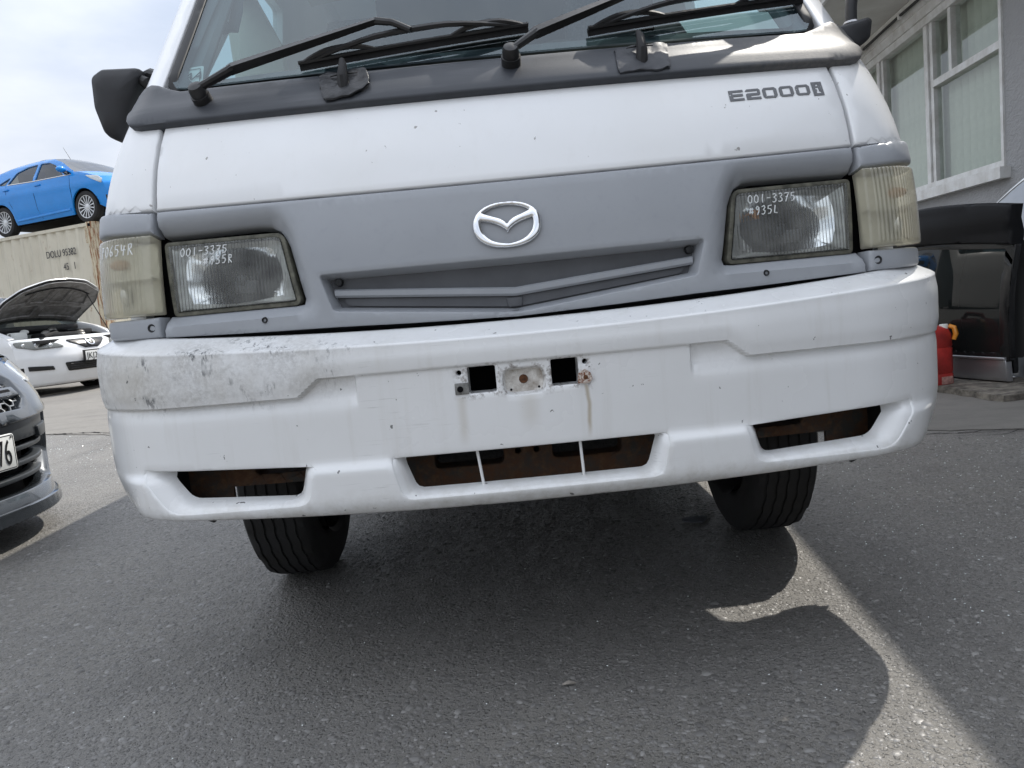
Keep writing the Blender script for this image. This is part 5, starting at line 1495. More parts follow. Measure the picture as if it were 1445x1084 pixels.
# ================================================================== other cars
class Car:
    """A car in its own frame (u forward, y left, z up, origin between the axles on the ground), built from a side outline, a half-width
    law and a nose that bulges forward between the two sides."""
    def __init__(s, name, loc, rz, paint, label, spec, tilt=0., group=None):
        s.root = empty(name, loc, rz, label, 'car', group); s.sp = spec; s.paint = paint
        s.hw = pchip(*spec['hw'])
        s.top = spec['top']
    def h(s, u, z):
        sp = s.sp; b = s.hw(z)
        f = np.clip((np.asarray(u)-sp['uf']+.55)/.55, 0, 1); r = np.clip((sp['ur']+.5-np.asarray(u))/.5, 0, 1)
        return b*(1-.055*f**2-.06*r**2)
    def side(s, sg):
        def M(U, Z, off=0.):
            U, Z, off = np.broadcast_arrays(np.asarray(U, float), np.asarray(Z, float), np.asarray(off, float))
            e = .004
            sl = (s.h(U, Z+e)-s.h(U, Z-e))/(2*e); k = 1/np.sqrt(1+sl*sl)
            y = s.h(U, Z)
            # pressed crease along the flank and flared arches
            fl = s.sp.get('flank', (0, .6))
            y = y+.010*np.exp(-((Z-fl[1]-fl[0]*U)/.05)**2)
            return np.stack([U+0*off, sg*(y+off*k), Z-off*k*sl], -1)
        return M
    def nose(s, key='nose'):
        pts = np.array(s.sp[key]); z = pts[:,1]; o = np.argsort(z)
        zz, uu, bb = z[o], pts[o,0], pts[o,2]; p = s.sp.get('np', 2.4)
        def M(Y, Z, off=0.):
            Y, Z, off = np.broadcast_arrays(np.asarray(Y, float), np.asarray(Z, float), np.asarray(off, float))
            def base(Y, Z):
                ue = np.interp(Z, zz, uu); b = np.interp(Z, zz, bb); hh = s.h(ue, Z)
                t = np.clip(np.abs(Y)/hh, 0, 1)
                return np.stack([ue+b*(1-t**p), Y, Z+0*Y], -1)
            e = 3e-3
            n = np.cross(base(Y+e, Z)-base(Y-e, Z), base(Y, Z+e)-base(Y, Z-e)); n /= np.maximum(np.linalg.norm(n, axis=-1, keepdims=True), 1e-9)
            n *= np.where(n[...,:1] < 0, -1, 1)
            return base(Y, Z)+n*off[..., None]
        return M
    def strip(s, name, pts, m, nt=17, parent=None, crown=None):
        """Skin between the two sides along outline points (u, z, forward bulge, upward bulge)."""
        V = []; F = []; p = s.sp.get('np', 2.4); fine = []
        for a, b in zip(pts[:-1], pts[1:]):
            for k in range(4): fine.append(tuple(x+(y-x)*k/4 for x, y in zip(a, b)))
        pts = fine+[tuple(pts[-1])]
        for (u, z, bu, bz) in pts:
            hh = float(s.h(u, z))
            for i in range(nt):
                t = -1+2*i/(nt-1); k = 1-abs(t)**p; V.append((u+bu*k, t*hh, z+bz*k))
        for i in range(len(pts)-1):
            for j in range(nt-1): F.append((i*nt+j, i*nt+j+1, (i+1)*nt+j+1, (i+1)*nt+j))
        return MB().raw(V, F).build(name, m, parent or s.root, sharp=60)
    def body(s, arches=.36, nose_hole=None):
        sp = s.sp
        af, ar = sp['axles']; wr = sp['wr']; ra = wr+.045
        zb = sp['sill']
        def arc(c): return [(c+ra*math.cos(t), wr+ra*math.sin(t)) for t in np.linspace(0, math.pi, 19) if wr+ra*math.sin(t) > zb+.01]
        bottom = [(sp['nose_edge_bottom'][0], zb)] + arc(af) + [(af-ra-.02, zb), (ar+ra+.02, zb)] + arc(ar) + [(sp['tail_bottom'][0], zb+.03)]
        out = np.array(bottom+list(sp['tail_edge'])+[(a, b) for a, b in sp['roof_edge']]+list(sp['nose_edge']))
        for sg in (1, -1):
            holes = [np.array(rpoly(w, 4)) for w in sp['windows']]
            panel('body_side', out, s.side(sg), s.paint, s.root, holes=holes, h=.055, r=.004, skirt=.03)
            for w in holes:
                panel('side_window', inset(w, -.004), s.side(sg), sp.get('glass', 'tint_glass'), s.root, h=.2, r=0, skirt=0, off=lambda S, Z: np.zeros_like(S)-.012)
                panel('window_trim', inset(w, -.012), s.side(sg), 'black_gloss', s.root, holes=[w], h=.2, r=0, skirt=.001, off=lambda S, Z: np.zeros_like(S)+.002)
            for ws in sp.get('handles', []):
                c = s.side(sg)(np.array([ws[0]]), np.array([ws[1]]), np.array([.012]))[0]
                MB().box(c, (.17,.025,.028), bev=.009).build('door_handle', s.paint, s.root)
            for (us, zs) in sp.get('shuts', []):
                P = [s.side(sg)(np.array([u]), np.array([z]), np.array([.001]))[0] for u, z in zip(us, zs)]
                MB().tube(P, .0035, 5).build('door_shut_line', 'black_void', s.root)
        # floor, wheel wells
        MB().box(((sp['uf']+sp['ur'])/2-.05, 0, zb+.05), ((sp['uf']-sp['ur'])*.86, 1.36, .12)).build('floor_pan', 'black_void', s.root, sharp=30)
        for c in (af, ar):
            V = []; F = []; n = 16
            for i in range(n+1):
                t = math.pi*i/n
                for y in (-1, 1): V.append((c+(ra+.01)*math.cos(t), y*(float(s.hw(.5))-.02), wr+(ra+.01)*math.sin(t)))
            for i in range(n): F.append((2*i, 2*i+1, 2*i+3, 2*i+2))
            MB().raw(V, F).build('wheel_well', 'black_void', s.root)
    def wheels(s, spokes=14, twin=False, steer=0.):
        sp = s.sp; wr = sp['wr']; rr = wr*.70; first = None
        for c in sp['axles']:
            for sg in (1, -1):
                e = empty('wheel'); e.parent = s.root; e.location = (c, sg*(sp['track']), wr)
                e.rotation_euler = (0, 0, (steer if c > 0 else 0)+(0 if sg > 0 else math.pi))
                if first is None:
                    w = .095
                    ty = MB().lathe([(rr,-w*.8),(rr+.02,-w*.98),(wr-.03,-w),(wr-.008,-w*.86),(wr,-w*.6),(wr,-.012),(wr-.006,-.010),(wr-.006,.010),(wr,.012),(wr,w*.6),(wr-.008,w*.86),(wr-.03,w),(rr+.02,w*.98),(rr,w*.8)], 40, axis='Y').build('tyre', 'tyre_rubber', e)
                    rm = MB().lathe([(rr+.006,w*.86),(rr-.006,w*.84),(rr-.012,w*.5),(rr-.02,-w*.6),(rr,-w*.8)], 40, axis='Y').build('rim', 'wheel_alloy', e)
                    mb = MB()
                    for k in range(spokes):
                        a = 2*math.pi*k/spokes; co, si = math.cos(a), math.sin(a); wd = .010 if spokes > 10 else .024
                        P = []
                        for r_, d, ww in ((.035,w*.62,wd*1.0),(rr*.55,w*.70,wd*.9),(rr-.004,w*.72,wd*1.25)):
                            for dy, dw in ((0,-1),(0,1),(-.02,1),(-.02,-1)):
                                x, z = r_, dw*ww; P.append((x*co-z*si, d+dy, x*si+z*co))
                        mb.raw(P, [(0,1,5,4),(4,5,9,8),(1,2,6,5),(5,6,10,9),(3,0,4,7),(7,4,8,11),(2,3,7,6),(6,7,11,10)])
                    mb.lathe([(0,w*.72),(.03,w*.71),(.05,w*.66),(.055,w*.5)], 20, axis='Y')
                    sk = mb.build('wheel_spokes', 'wheel_alloy', e, smooth=False)
                    dk = MB().lathe([(0,w*.1),(rr*.75,w*.1),(rr*.75,-w*.2)], 24, axis='Y').build('brake_disc', 'engine_black', e)
                    first = (ty, rm, sk, dk)
                else:
                    for o in first: copy_of(o, e)
    def mirror(s, u, z, m=None):
        for sg in (1, -1):
            c = s.side(sg)(np.array([u]), np.array([z]), np.array([.11]))[0]
            a = s.side(sg)(np.array([u+.03]), np.array([z-.05]), np.array([-.01]))[0]
            V, F = ball(c, (.065,.105,.062), 16, 10)
            MB().raw([(x if x > c[0]-.02 else c[0]-.02, y, zz) for x, y, zz in V], F).build('door_mirror', m or s.paint, s.root)
            MB().tube([a, (np.array(a)+c)/2+np.array((0,0,-.012)), c-np.array((0,0,.03))], [.02,.017,.02], 8).build('mirror_stalk', 'dark_plastic', s.root)

# ------------------------------------------------------------------ container
def build_container():
    CO = Vector((-7.86, 14.05, 0)); d = Vector((-.913,.407,0)).normalized(); n = Vector((-d.y, d.x, 0))
    if n.y > 0: n = -n
    gz = .105
    root = empty('shipping_container', (CO.x, CO.y, gz), label='chalky cream shipping container with rusty corner post carrying a blue car', cat='container')
    P = lambda u, w, z: (d*u-n*w)+Vector((0,0,z))           # u along, w depth behind the visible side
    Lc, Wc, Hc = 12.19, 2.44, 2.896
    def boxp(mb, u0, u1, w0, w1, z0, z1):
        V = [P(u, w, z) for u in (u0, u1) for w in (w0, w1) for z in (z0, z1)]
        return mb.raw(V, [(0,1,3,2),(4,6,7,5),(0,4,5,1),(2,3,7,6),(0,2,6,4),(1,5,7,3)])
    # corrugated side: trapezoid ribs
    prof = []; u = .30; pitch = .278
    while u < Lc-.45:
        prof += [(u,.036),(u+.072,.036),(u+.072+.068,0.0),(u+.072+.068+.070,0.0)]; u += pitch
    prof = [(.17,.036)]+prof+[(Lc-.17,.036)]
    V = []; F = []
    for (a, w) in prof: V += [P(a, w+.01, .16), P(a, w+.01, Hc-.07)]
    for i in range(len(prof)-1): F.append((2*i, 2*i+2, 2*i+3, 2*i+1))
    MB().raw(V, F).build('side_wall', 'container_paint', root, smooth=False)
    boxp(MB(), 0.02, Lc-.02, .06, Wc-.02, .16, Hc-.03).build('shell', 'container_paint', root, smooth=False)
    boxp(MB(), .17, Lc-.17, -.004, .06, Hc-.075, Hc-.012).build('top_rail', 'container_paint', root, smooth=False)
    boxp(MB(), .17, Lc-.17, -.004, .06, .02, .17).build('bottom_rail', 'container_paint', root, smooth=False)
    for u0 in (0, Lc-.17):
        boxp(MB(), u0, u0+.17, -.006, .20, .12, Hc-.12).build('corner_post', 'container_rust', root, smooth=False)
        boxp(MB(), u0+.055, u0+.115, -.014, -.006, .13, Hc-.13).build('post_rib', 'container_rust', root, smooth=False)
        for z0 in (0, Hc-.118):
            boxp(MB(), u0-.002, u0+.176, -.012, .165, z0, z0+.118).build('corner_casting', 'container_rust', root, smooth=False)
            for dz in (0,): boxp(MB(), u0+.05, u0+.12, -.016, -.010, z0+.03, z0+.088).build('casting_hole', 'black_void', root, smooth=False)
    boxp(MB(), .18, .235, -.005, .03, Hc-.40, Hc-.10).build('marking_tab', 'container_rust', root, smooth=False)
    # end wall with rusty seams
    V = []; F = []
    pr = [(.02+.036*((i//2)%2), .17+i*.105) for i in range(21)]
    for (e, w) in pr: V += [P(-.0+e-.02, w, .16), P(-.0+e-.02, w, Hc-.12)]
    for i in range(20): F.append((2*i, 2*i+2, 2*i+3, 2*i+1))
    MB().raw(V, F).build('end_wall', 'container_paint', root, smooth=False)
    # markings
    xd = -d; up = Vector((0,0,1))
    def mark(body, size, u, z, m='ink_dark', name='marking', sx=.8):
        text(name, body, size, m, root, P(u, -.008, z), xd, up, .002, sx=sx)
    mark('DOLU 95382', .20, 1.44, Hc-.58); mark('45', .20, .98, Hc-.86); mark('1', .20, .69, Hc-.86)
    boxp(MB(), .44, .63, -.004, .0, Hc-1.42, Hc-1.17).build('yellow_decal', 'yellow_decal', root, smooth=False)
    mark('H', .14, .60, Hc-1.36, name='decal_letter')
    boxp(MB(), .80, .99, -.003, .0, Hc-1.46, Hc-1.16).build('data_panel', 'decal_grey', root, smooth=False)
    for i in range(4): mark('8806 KG', .055, .975, Hc-1.24-.065*i, name='data_line')
    return CO, d, n, gz+Hc
mat('decal_grey', (.50,.50,.46), .7)

FIESTA = dict(
    hw=([.10,.30,.55,.75,.95,1.05,1.20,1.40,1.48], [.76,.82,.85,.86,.84,.80,.72,.60,.52]), uf=1.75, ur=-1.85, axles=(1.245,-1.245), wr=.31, track=.735, sill=.20, flank=(-.03,.78),
    nose_edge_bottom=(1.80,.20), tail_bottom=(-1.72,.2), top=None, np=2.4,
    tail_edge=[(-1.80,.30),(-1.84,.55),(-1.84,.80),(-1.78,1.00)],
    roof_edge=[(-1.62,1.20),(-1.42,1.34),(-1.05,1.405),(-.55,1.445),(-.05,1.45),(.28,1.405),(.58,1.29),(.86,1.13),(1.06,1.015)],
    nose_edge=[(1.40,.935),(1.66,.85),(1.80,.72),(1.83,.55),(1.82,.35)],
    nose=[(1.80,.20,.20),(1.82,.35,.24),(1.83,.55,.24),(1.80,.72,.20),(1.66,.85,.16)],
    windows=[[(-.10,1.005,.02),(.74,.985,.015),(.60,1.105,.02),(.38,1.25,.03),(.16,1.335,.05),(-.10,1.355,.02)],
             [(-.98,1.045,.03),(-.20,1.008,.02),(-.20,1.355,.02),(-.50,1.345,.05),(-.80,1.27,.05)],
             [(.80,.984,.01),(.985,.985,.01),(.71,1.10,.01)], [(-1.30,1.075,.02),(-1.06,1.055,.02),(-.95,1.20,.02)]],
    handles=[(-.02,.90),(-1.0,.93)], shuts=[([-.15,-.15,-.13,-.05],[1.0,.75,.45,.24]), ([.92,.93,.92,.84],[.97,.75,.5,.24]), ([-1.02,-1.0,-.90,-.72],[1.02,.85,.6,.26])])

def build_blue_car(CO, d, n, ztop):
    rz = math.atan2(-d.y, -d.x)
    # front wheel centre projected from the photograph stands on the container's roof
    fwd = Vector((-d.x, -d.y, 0)); left = Vector((-fwd.y, fwd.x, 0))
    fw = CO+d*.22; org = fw-fwd*1.245; org -= n*(.80+.12)
    c = Car('blue_hatchback', (org.x, org.y, ztop+.004), rz, 'blue_car_paint', 'bright blue five-door hatchback parked on top of the shipping container', FIESTA)
    c.body(); c.wheels(15)
    S = c.sp
    top = [(1.66,.85,.16,.02),(1.40,.935,.12,.04),(1.20,.985,.10,.05),(1.06,1.015,.09,.055)]
    c.strip('bonnet', top, 'blue_car_paint')
    c.strip('windscreen', [(1.06,1.015,.09,.055),(.86,1.13,.08,.05),(.58,1.29,.06,.045),(.28,1.405,.04,.04)], 'sky_glass')
    c.strip('roof', [(.28,1.405,.04,.04),(-.05,1.45,.0,.035),(-.55,1.445,0,.035),(-1.05,1.405,0,.03),(-1.42,1.34,-.02,.02)], 'blue_car_paint')
    c.strip('rear_window', [(-1.42,1.34,-.02,.02),(-1.62,1.20,-.05,.01),(-1.78,1.00,-.08,0)], 'tint_glass')
    c.strip('tailgate', [(-1.78,1.00,-.08,0),(-1.84,.80,-.10,0),(-1.84,.55,-.10,0),(-1.80,.30,-.08,0),(-1.72,.22,0,0)], 'blue_car_paint')
    c.strip('front_bumper', [(1.66,.85,.16,.02),(1.80,.72,.20,0),(1.83,.55,.24,0),(1.82,.35,.24,0),(1.80,.20,.20,0)], 'blue_car_paint')
    N = c.nose()
    panel('lower_grille', rpoly([(-.45,.30,.03),(.45,.30,.03),(.52,.52,.03),(-.52,.52,.03)], 4), N, 'black_gloss', c.root, h=.06, r=.004, skirt=.01, off=lambda S, Z: np.zeros_like(S)+.004)
    panel('upper_grille', rpoly([(-.38,.64,.01),(.38,.64,.01),(.36,.67,.01),(-.36,.67,.01)], 3), N, 'black_gloss', c.root, h=.06, r=.003, skirt=.008, off=lambda S, Z: np.zeros_like(S)+.004)
    for sg in (1, -1):
        # headlamp sweeping back over the wing
        M = c.side(sg)
        q = rpoly([(1.76,.70,.02),(1.79,.78,.02),(1.68,.855,.02),(1.36,.905,.01),(1.50,.82,.05)], 4)
        hl = panel('headlamp', q, M, 'lamp_silver', c.root, h=.04, r=.003, skirt=.004, off=lambda S, Z: np.zeros_like(S)+.004)
        panel('headlamp_cover', q, M, 'lamp_cover', c.root, h=.04, r=.003, skirt=.004, off=lambda S, Z: np.zeros_like(S)+.012)
        P = [M(np.array([u]), np.array([z]), np.array([.004]))[0] for u, z in ((-.97,1.035),(-.2,.998),(.3,.988),(.98,.975))]
        MB().tube(P, .008, 6).build('belt_strip', 'chrome', c.root)
        P = [M(np.array([u]), np.array([.30+.02*math.sin(u)]), np.array([.006]))[0] for u in np.linspace(.82,-.82,9)]
        MB().tube(P, .022, 8, flat=(.5,1)).build('sill_moulding', 'blue_car_paint', c.root)
        panel('fog_lamp', rpoly([(1.80,.38,.01),(1.84,.38,.01),(1.84,.47,.01),(1.80,.47,.01)],3), M, 'black_gloss', c.root, h=.05, r=.002, skirt=.003, off=lambda S, Z: np.zeros_like(S)+.003)
    c.mirror(.80, 1.045)
    MB().tube([(.05,0,1.485),(-.01,0,1.50),(-.20,0,1.80)], [.012,.006,.003], 6).build('aerial', 'dark_plastic', c.root)
    MB().grid(lambda u, y: (u, y, 1.0), np.linspace(-1.3,1.0,4), np.linspace(-.6,.6,4)).build('cabin_floor', 'room_dark', c.root)
    for sg in (1, -1):
        for u in (.0, -.85): MB().box((u, sg*.36, .98), (.16,.42,.62), Matrix.Rotation(-.25,3,'Y'), .05).build('seat', 'seat_cloth', c.root)
mat('lamp_silver', (.70,.72,.74), .15, .6)

MAZDA = dict(
    hw=([.10,.30,.55,.72,.92,1.02,1.20,1.38,1.46], [.78,.85,.875,.88,.86,.82,.72,.60,.54]), uf=1.75, ur=-2.05, axles=(1.32,-1.32), wr=.315, track=.76, sill=.20, flank=(-.02,.74),
    nose_edge_bottom=(1.76,.20), tail_bottom=(-1.9,.2), top=None, np=2.3,
    tail_edge=[(-2.0,.32),(-2.06,.6),(-2.06,.85),(-2.0,1.0)],
    roof_edge=[(-1.55,1.06),(-1.30,1.15),(-.80,1.38),(-.35,1.44),(.10,1.44),(.40,1.38),(.75,1.22),(1.06,1.04),(1.16,.985)],
    nose_edge=[(1.45,.91),(1.68,.82),(1.76,.70),(1.78,.52),(1.77,.32)],
    nose=[(1.76,.17,.34),(1.77,.32,.40),(1.78,.52,.42),(1.76,.66,.40),(1.72,.76,.34),(1.68,.82,.28)],
    windows=[[(-.18,.985,.02),(.86,.955,.02),(.62,1.14,.03),(.34,1.30,.05),(-.18,1.345,.02)], [(-1.05,1.03,.03),(-.28,.99,.02),(-.28,1.345,.02),(-.72,1.30,.05)]],
    handles=[(-.05,.87),(-1.05,.89)], shuts=[([-.22,-.22,-.2,-.1],[.97,.75,.45,.24]), ([.98,1.0,.98,.88],[.95,.75,.5,.24])])

def build_white_car():
    rz = R_(-19)
    f = Vector((math.cos(rz), math.sin(rz), 0)); logo = Vector((-5.66, 9.22, 0))
    org = logo-f*2.16; gz = .0
    c = Car('white_sedan', (org.x, org.y, gz), rz, 'white_car_paint', 'white car with its bonnet propped open in front of the container', MAZDA)
    c.body(); c.wheels(10)
    c.strip('windscreen', [(1.16,.985,.09,.05),(1.06,1.04,.09,.05),(.75,1.22,.07,.05),(.40,1.38,.04,.045)], 'car_glass')
    c.strip('roof', [(.40,1.38,.04,.045),(.10,1.44,0,.04),(-.35,1.44,0,.04),(-.80,1.38,-.02,.035)], 'white_car_paint')
    c.strip('rear_window', [(-.80,1.38,-.02,.035),(-1.30,1.15,-.05,.02),(-1.55,1.06,-.06,.02)], 'tint_glass')
    c.strip('boot', [(-1.55,1.06,-.06,.02),(-2.0,1.0,-.10,.02),(-2.06,.85,-.12,0),(-2.06,.6,-.12,0),(-2.0,.32,-.1,0),(-1.9,.22,0,0)], 'white_car_paint')
    c.strip('front_bumper', [(1.70,.79,.31,.0),(1.72,.76,.34,0),(1.76,.66,.40,0),(1.78,.52,.42,0),(1.77,.32,.40,0),(1.76,.17,.34,0),(1.70,.15,.25,0)], 'white_car_paint', nt=25)
    N = c.nose()
    z0 = lambda v: (lambda S, Z: np.zeros_like(S)+v)
    # five-point grille with chrome emblem
    g = rpoly([(-.30,.735,.02),(-.27,.700,.02),(-.10,.615,.03),(.10,.615,.03),(.27,.700,.02),(.30,.735,.02)], 4)
    panel('grille', g, N, 'black_gloss', c.root, h=.04, r=.004, skirt=.02, off=z0(.014))
    th = np.linspace(0, 2*math.pi, 32, endpoint=False)
    ring = np.stack([.062*np.cos(th), .685+.048*np.sin(th)], -1)
    def wing(sg): return [(0,.672),(sg*.050,.700),(sg*.048,.713),(sg*.02,.705),(0,.688)]
    panel('emblem', ring, N, 'chrome', c.root, holes=[np.stack([.047*np.cos(th), .685+.035*np.sin(th)], -1)], h=.01, r=.002, skirt=.008, off=z0(.026))
    for sg in (1, -1): panel('emblem_wing', np.array(wing(sg)), N, 'chrome', c.root, h=.01, r=.001, skirt=.006, off=z0(.026))
    panel('lower_intake', rpoly([(-.36,.33,.02),(.36,.33,.02),(.40,.445,.02),(-.40,.445,.02)], 4), N, 'black_gloss', c.root, h=.05, r=.004, skirt=.015, off=z0(.013))
    for i, zz in enumerate((.36,.39,.42)):
        MB().tube([N(np.array([y]), np.array([zz]), np.array([.020]))[0] for y in np.linspace(-.34,.34,9)], .006, 5).build('intake_slat', 'dark_plastic', c.root)
    for sg in (1, -1):
        q = rpoly([(sg*.50,.365,.008),(sg*.73,.375,.008),(sg*.74,.435,.01),(sg*.52,.415,.008)], 3)
        panel('fog_recess', q, N, 'black_gloss', c.root, h=.04, r=.003, skirt=.012, off=z0(.013))
        q = rpoly([(sg*.36,.650,.015),(sg*.66,.640,.03),(sg*.80,.690,.02),(sg*.815,.755,.03),(sg*.62,.752,.03),(sg*.42,.700,.03)], 4)
        panel('headlamp', q, N, 'lamp_dark', c.root, h=.03, r=.003, skirt=.01, off=z0(.012))
        for y, zz, rr, m in ((.50,.675,.036,'lamp_silver'), (.62,.690,.046,'lamp_silver'), (.735,.705,.03,'lamp_silver')):
            p = N(np.array([sg*y]), np.array([zz]), np.array([.014]))[0]; V, F = ball(p, (.010, rr, rr*.8), 14, 8); MB().raw(V, F).build('lamp_reflector', m, c.root)
        panel('headlamp_cover', q, N, 'lamp_cover', c.root, h=.03, r=.003, skirt=.004, off=z0(.028))
    # number plate in a black holder
    p = N(np.array([0.]), np.array([.50]), np.array([.03]))[0]
    MB().box((p[0]+.0,0,.505), (.025,.40,.155), bev=.005).build('plate_holder', 'plate_black', c.root)
    MB().box((p[0]+.014,0,.505), (.004,.36,.125), bev=.001).build('number_plate', 'plate_white', c.root)
    text('plate_number', 'JKJ200', .115, 'plate_black', c.root, (p[0]+.018,-.165,.465), (0,1,0), (0,0,1), .001, sx=.92)
    # open engine bay
    MB().box((1.42,0,.50), (.70,1.20,.05)).build('bay_floor', 'engine_black', c.root)
    for sg in (1, -1):
        V = []; F = []
        us = np.linspace(1.16, 1.72, 9)
        ez = np.interp(us, [1.16,1.45,1.68,1.76], [.985,.91,.82,.76])
        for u, z in zip(us, ez):
            hh = float(c.h(u, z)); V += [(u, sg*hh, z+.003), (u, sg*(hh-.09), z+.012), (u, sg*(hh-.13), z-.04), (u, sg*(hh-.16), .55)]
        for i in range(8):
            for j in range(3): F.append((4*i+j, 4*i+4+j, 4*i+5+j, 4*i+1+j))
        MB().raw(V, F).build('wing_gutter', 'white_car_paint', c.root, sharp=40)
    MB().box((1.95,0,.735), (.14,1.30,.05), bev=.01).build('slam_panel', 'engine_black', c.root)
    MB().box((1.14,0,.93), (.12,1.44,.07), bev=.02).build('scuttle', 'engine_black', c.root)
    MB().box((1.55,.05,.80), (.42,.52,.10), bev=.03).build('engine_cover', 'engine_black', c.root)
    MB().box((1.50,.45,.82), (.26,.22,.12), bev=.02).build('battery_box', 'engine_black', c.root)
    MB().box((1.78,-.35,.76), (.30,.40,.07), bev=.02).build('air_box', 'engine_black', c.root)
    MB().tube([(1.75,-.35,.80),(1.70,-.1,.84),(1.55,.0,.86),(1.4,.1,.86)], .035, 10).build('air_hose', 'rubber', c.root)
    MB().tube([(1.85,.5,.78),(1.6,.55,.82),(1.3,.5,.86)], .02, 8).build('coolant_hose', 'rubber', c.root)
    for q, (x, y, z, m) in enumerate(((1.40,-.5,.86,'engine_alloy'), (1.62,-.2,.855,'engine_alloy'), (1.70,.28,.83,'engine_alloy'), (1.28,.2,.90,'engine_alloy'), (1.36,-.30,.89,'paper_white'), (1.80,.20,.80,'engine_alloy'))):
        V, F = ball((x, y, z), (.055,.06,.035), 10, 7); MB().raw(V, F).build('engine_fitting', m, c.root)
    MB().box((1.42,-.46,.83), (.16,.18,.12), bev=.02).build('washer_tank', 'paper_white', c.root)
    # raised bonnet, hinged at the scuttle, inner frame showing
    hing = Vector((1.14,0,.985)); ang = R_(30)
    def H(x, y, o=0):   # x forward from the hinge along the bonnet
        cr = .10*(1-(abs(y)/.80)**2)*1.0+.05*(x/1.0)*(1-(x/1.05))*2
        px, pz = x*math.cos(ang), x*math.sin(ang); nx, nz = -math.sin(ang), math.cos(ang)
        return np.array((hing.x+px+nx*(cr+o), y, hing.z+pz+nz*(cr+o)))
    def Mh(X, Y, off=0.):
        X, Y, off = np.broadcast_arrays(np.asarray(X, float), np.asarray(Y, float), np.asarray(off, float))
        return np.array([H(a, b, c_) for a, b, c_ in zip(X.ravel(), Y.ravel(), off.ravel())])
    ol = rpoly([(.0,-.72,.03),(.0,.72,.03),(.55,.74,.2),(.80,.62,.2),(.96,.30,.3),(.985,0,.3),(.96,-.30,.3),(.80,-.62,.2),(.55,-.74,.2)], 6)
    bn = panel('bonnet', ol, Mh, 'white_car_paint', c.root, h=.06, r=.004, skirt=.012)
    # pressed inner panel with hollows
    rim = [rpoly(x, 4) for x in ([(.12,-.60,.03),(.12,-.06,.03),(.36,-.06,.03),(.36,-.62,.03)], [(.12,.06,.03),(.12,.60,.03),(.36,.62,.03),(.36,.06,.03)],
                                 [(.43,-.60,.03),(.43,-.32,.03),(.70,-.28,.03),(.66,-.52,.05)], [(.43,-.26,.03),(.43,-.04,.03),(.74,-.04,.03),(.74,-.22,.03)],
                                 [(.43,.04,.03),(.43,.26,.03),(.74,.22,.03),(.74,.04,.03)], [(.43,.32,.03),(.43,.60,.03),(.66,.52,.05),(.70,.28,.03)])]
    panel('bonnet_inner', inset(ol, .03), Mh, 'under_hood', c.root, holes=rim, h=.05, r=.006, skirt=.01, off=z0(-.035), rings=[[(.01,.018)]]*6)
    panel('bonnet_lining', inset(ol, .035), Mh, 'under_hood', c.root, h=.08, r=0, skirt=0, off=z0(-.016))
    P = [H(.80, y, -.05) for y in np.linspace(-.42,.42,11)]; P = [H(.60+.20*math.cos(y/.55*1.2), y, -.05) for y in np.linspace(-.50,.50,13)]
    MB().tube(P, .010, 6).build('bonnet_seal', 'rubber', c.root)
    MB().tube([(1.86,.66,.77), H(.70,.46,-.04)], .006, 6).build('bonnet_prop', 'dark_plastic', c.root)
    c.mirror(.88, 1.0)
    for sg in (1, -1): MB().box((.05, sg*.36, .98), (.16,.46,.62), Matrix.Rotation(-.25,3,'Y'), .05).build('seat', 'seat_cloth', c.root)
    MB().box((.88,0,.92), (.4,1.3,.12), bev=.03).build('dashboard', 'dash_dark', c.root)
mat('lamp_dark', (.18,.18,.17), .2, .5)

GREY = dict(
    hw=([.08,.25,.45,.60,.82,.92,1.10,1.32,1.42], [.78,.82,.84,.85,.83,.79,.70,.60,.53]), uf=1.60, ur=-1.75, axles=(1.20,-1.20), wr=.305, track=.73, sill=.18, flank=(-.02,.72),
    nose_edge_bottom=(1.58,.12), tail_bottom=(-1.62,.18), top=None, np=2.9,
    tail_edge=[(-1.70,.30),(-1.74,.55),(-1.74,.80),(-1.68,1.0)],
    roof_edge=[(-1.55,1.20),(-1.38,1.33),(-.9,1.39),(-.4,1.41),(.05,1.40),(.35,1.33),(.62,1.18),(.86,.98),(1.0,.88)],
    nose_edge=[(1.30,.75),(1.50,.67),(1.575,.59),(1.60,.52),(1.61,.42),(1.61,.25)],
    nose=[(1.60,.07,.40),(1.62,.12,.42),(1.60,.20,.40),(1.61,.30,.40),(1.61,.45,.40),(1.60,.52,.36),(1.575,.585,.31),(1.54,.635,.25),(1.50,.67,.20)],
    windows=[[(-.12,.93,.02),(.70,.90,.02),(.52,1.07,.03),(.28,1.24,.05),(-.12,1.29,.02)], [(-1.05,.97,.03),(-.22,.935,.02),(-.22,1.29,.02),(-.75,1.26,.05)]],
    handles=[(-.02,.82)], shuts=[([-.16,-.16,-.14,-.06],[.92,.70,.45,.24])])

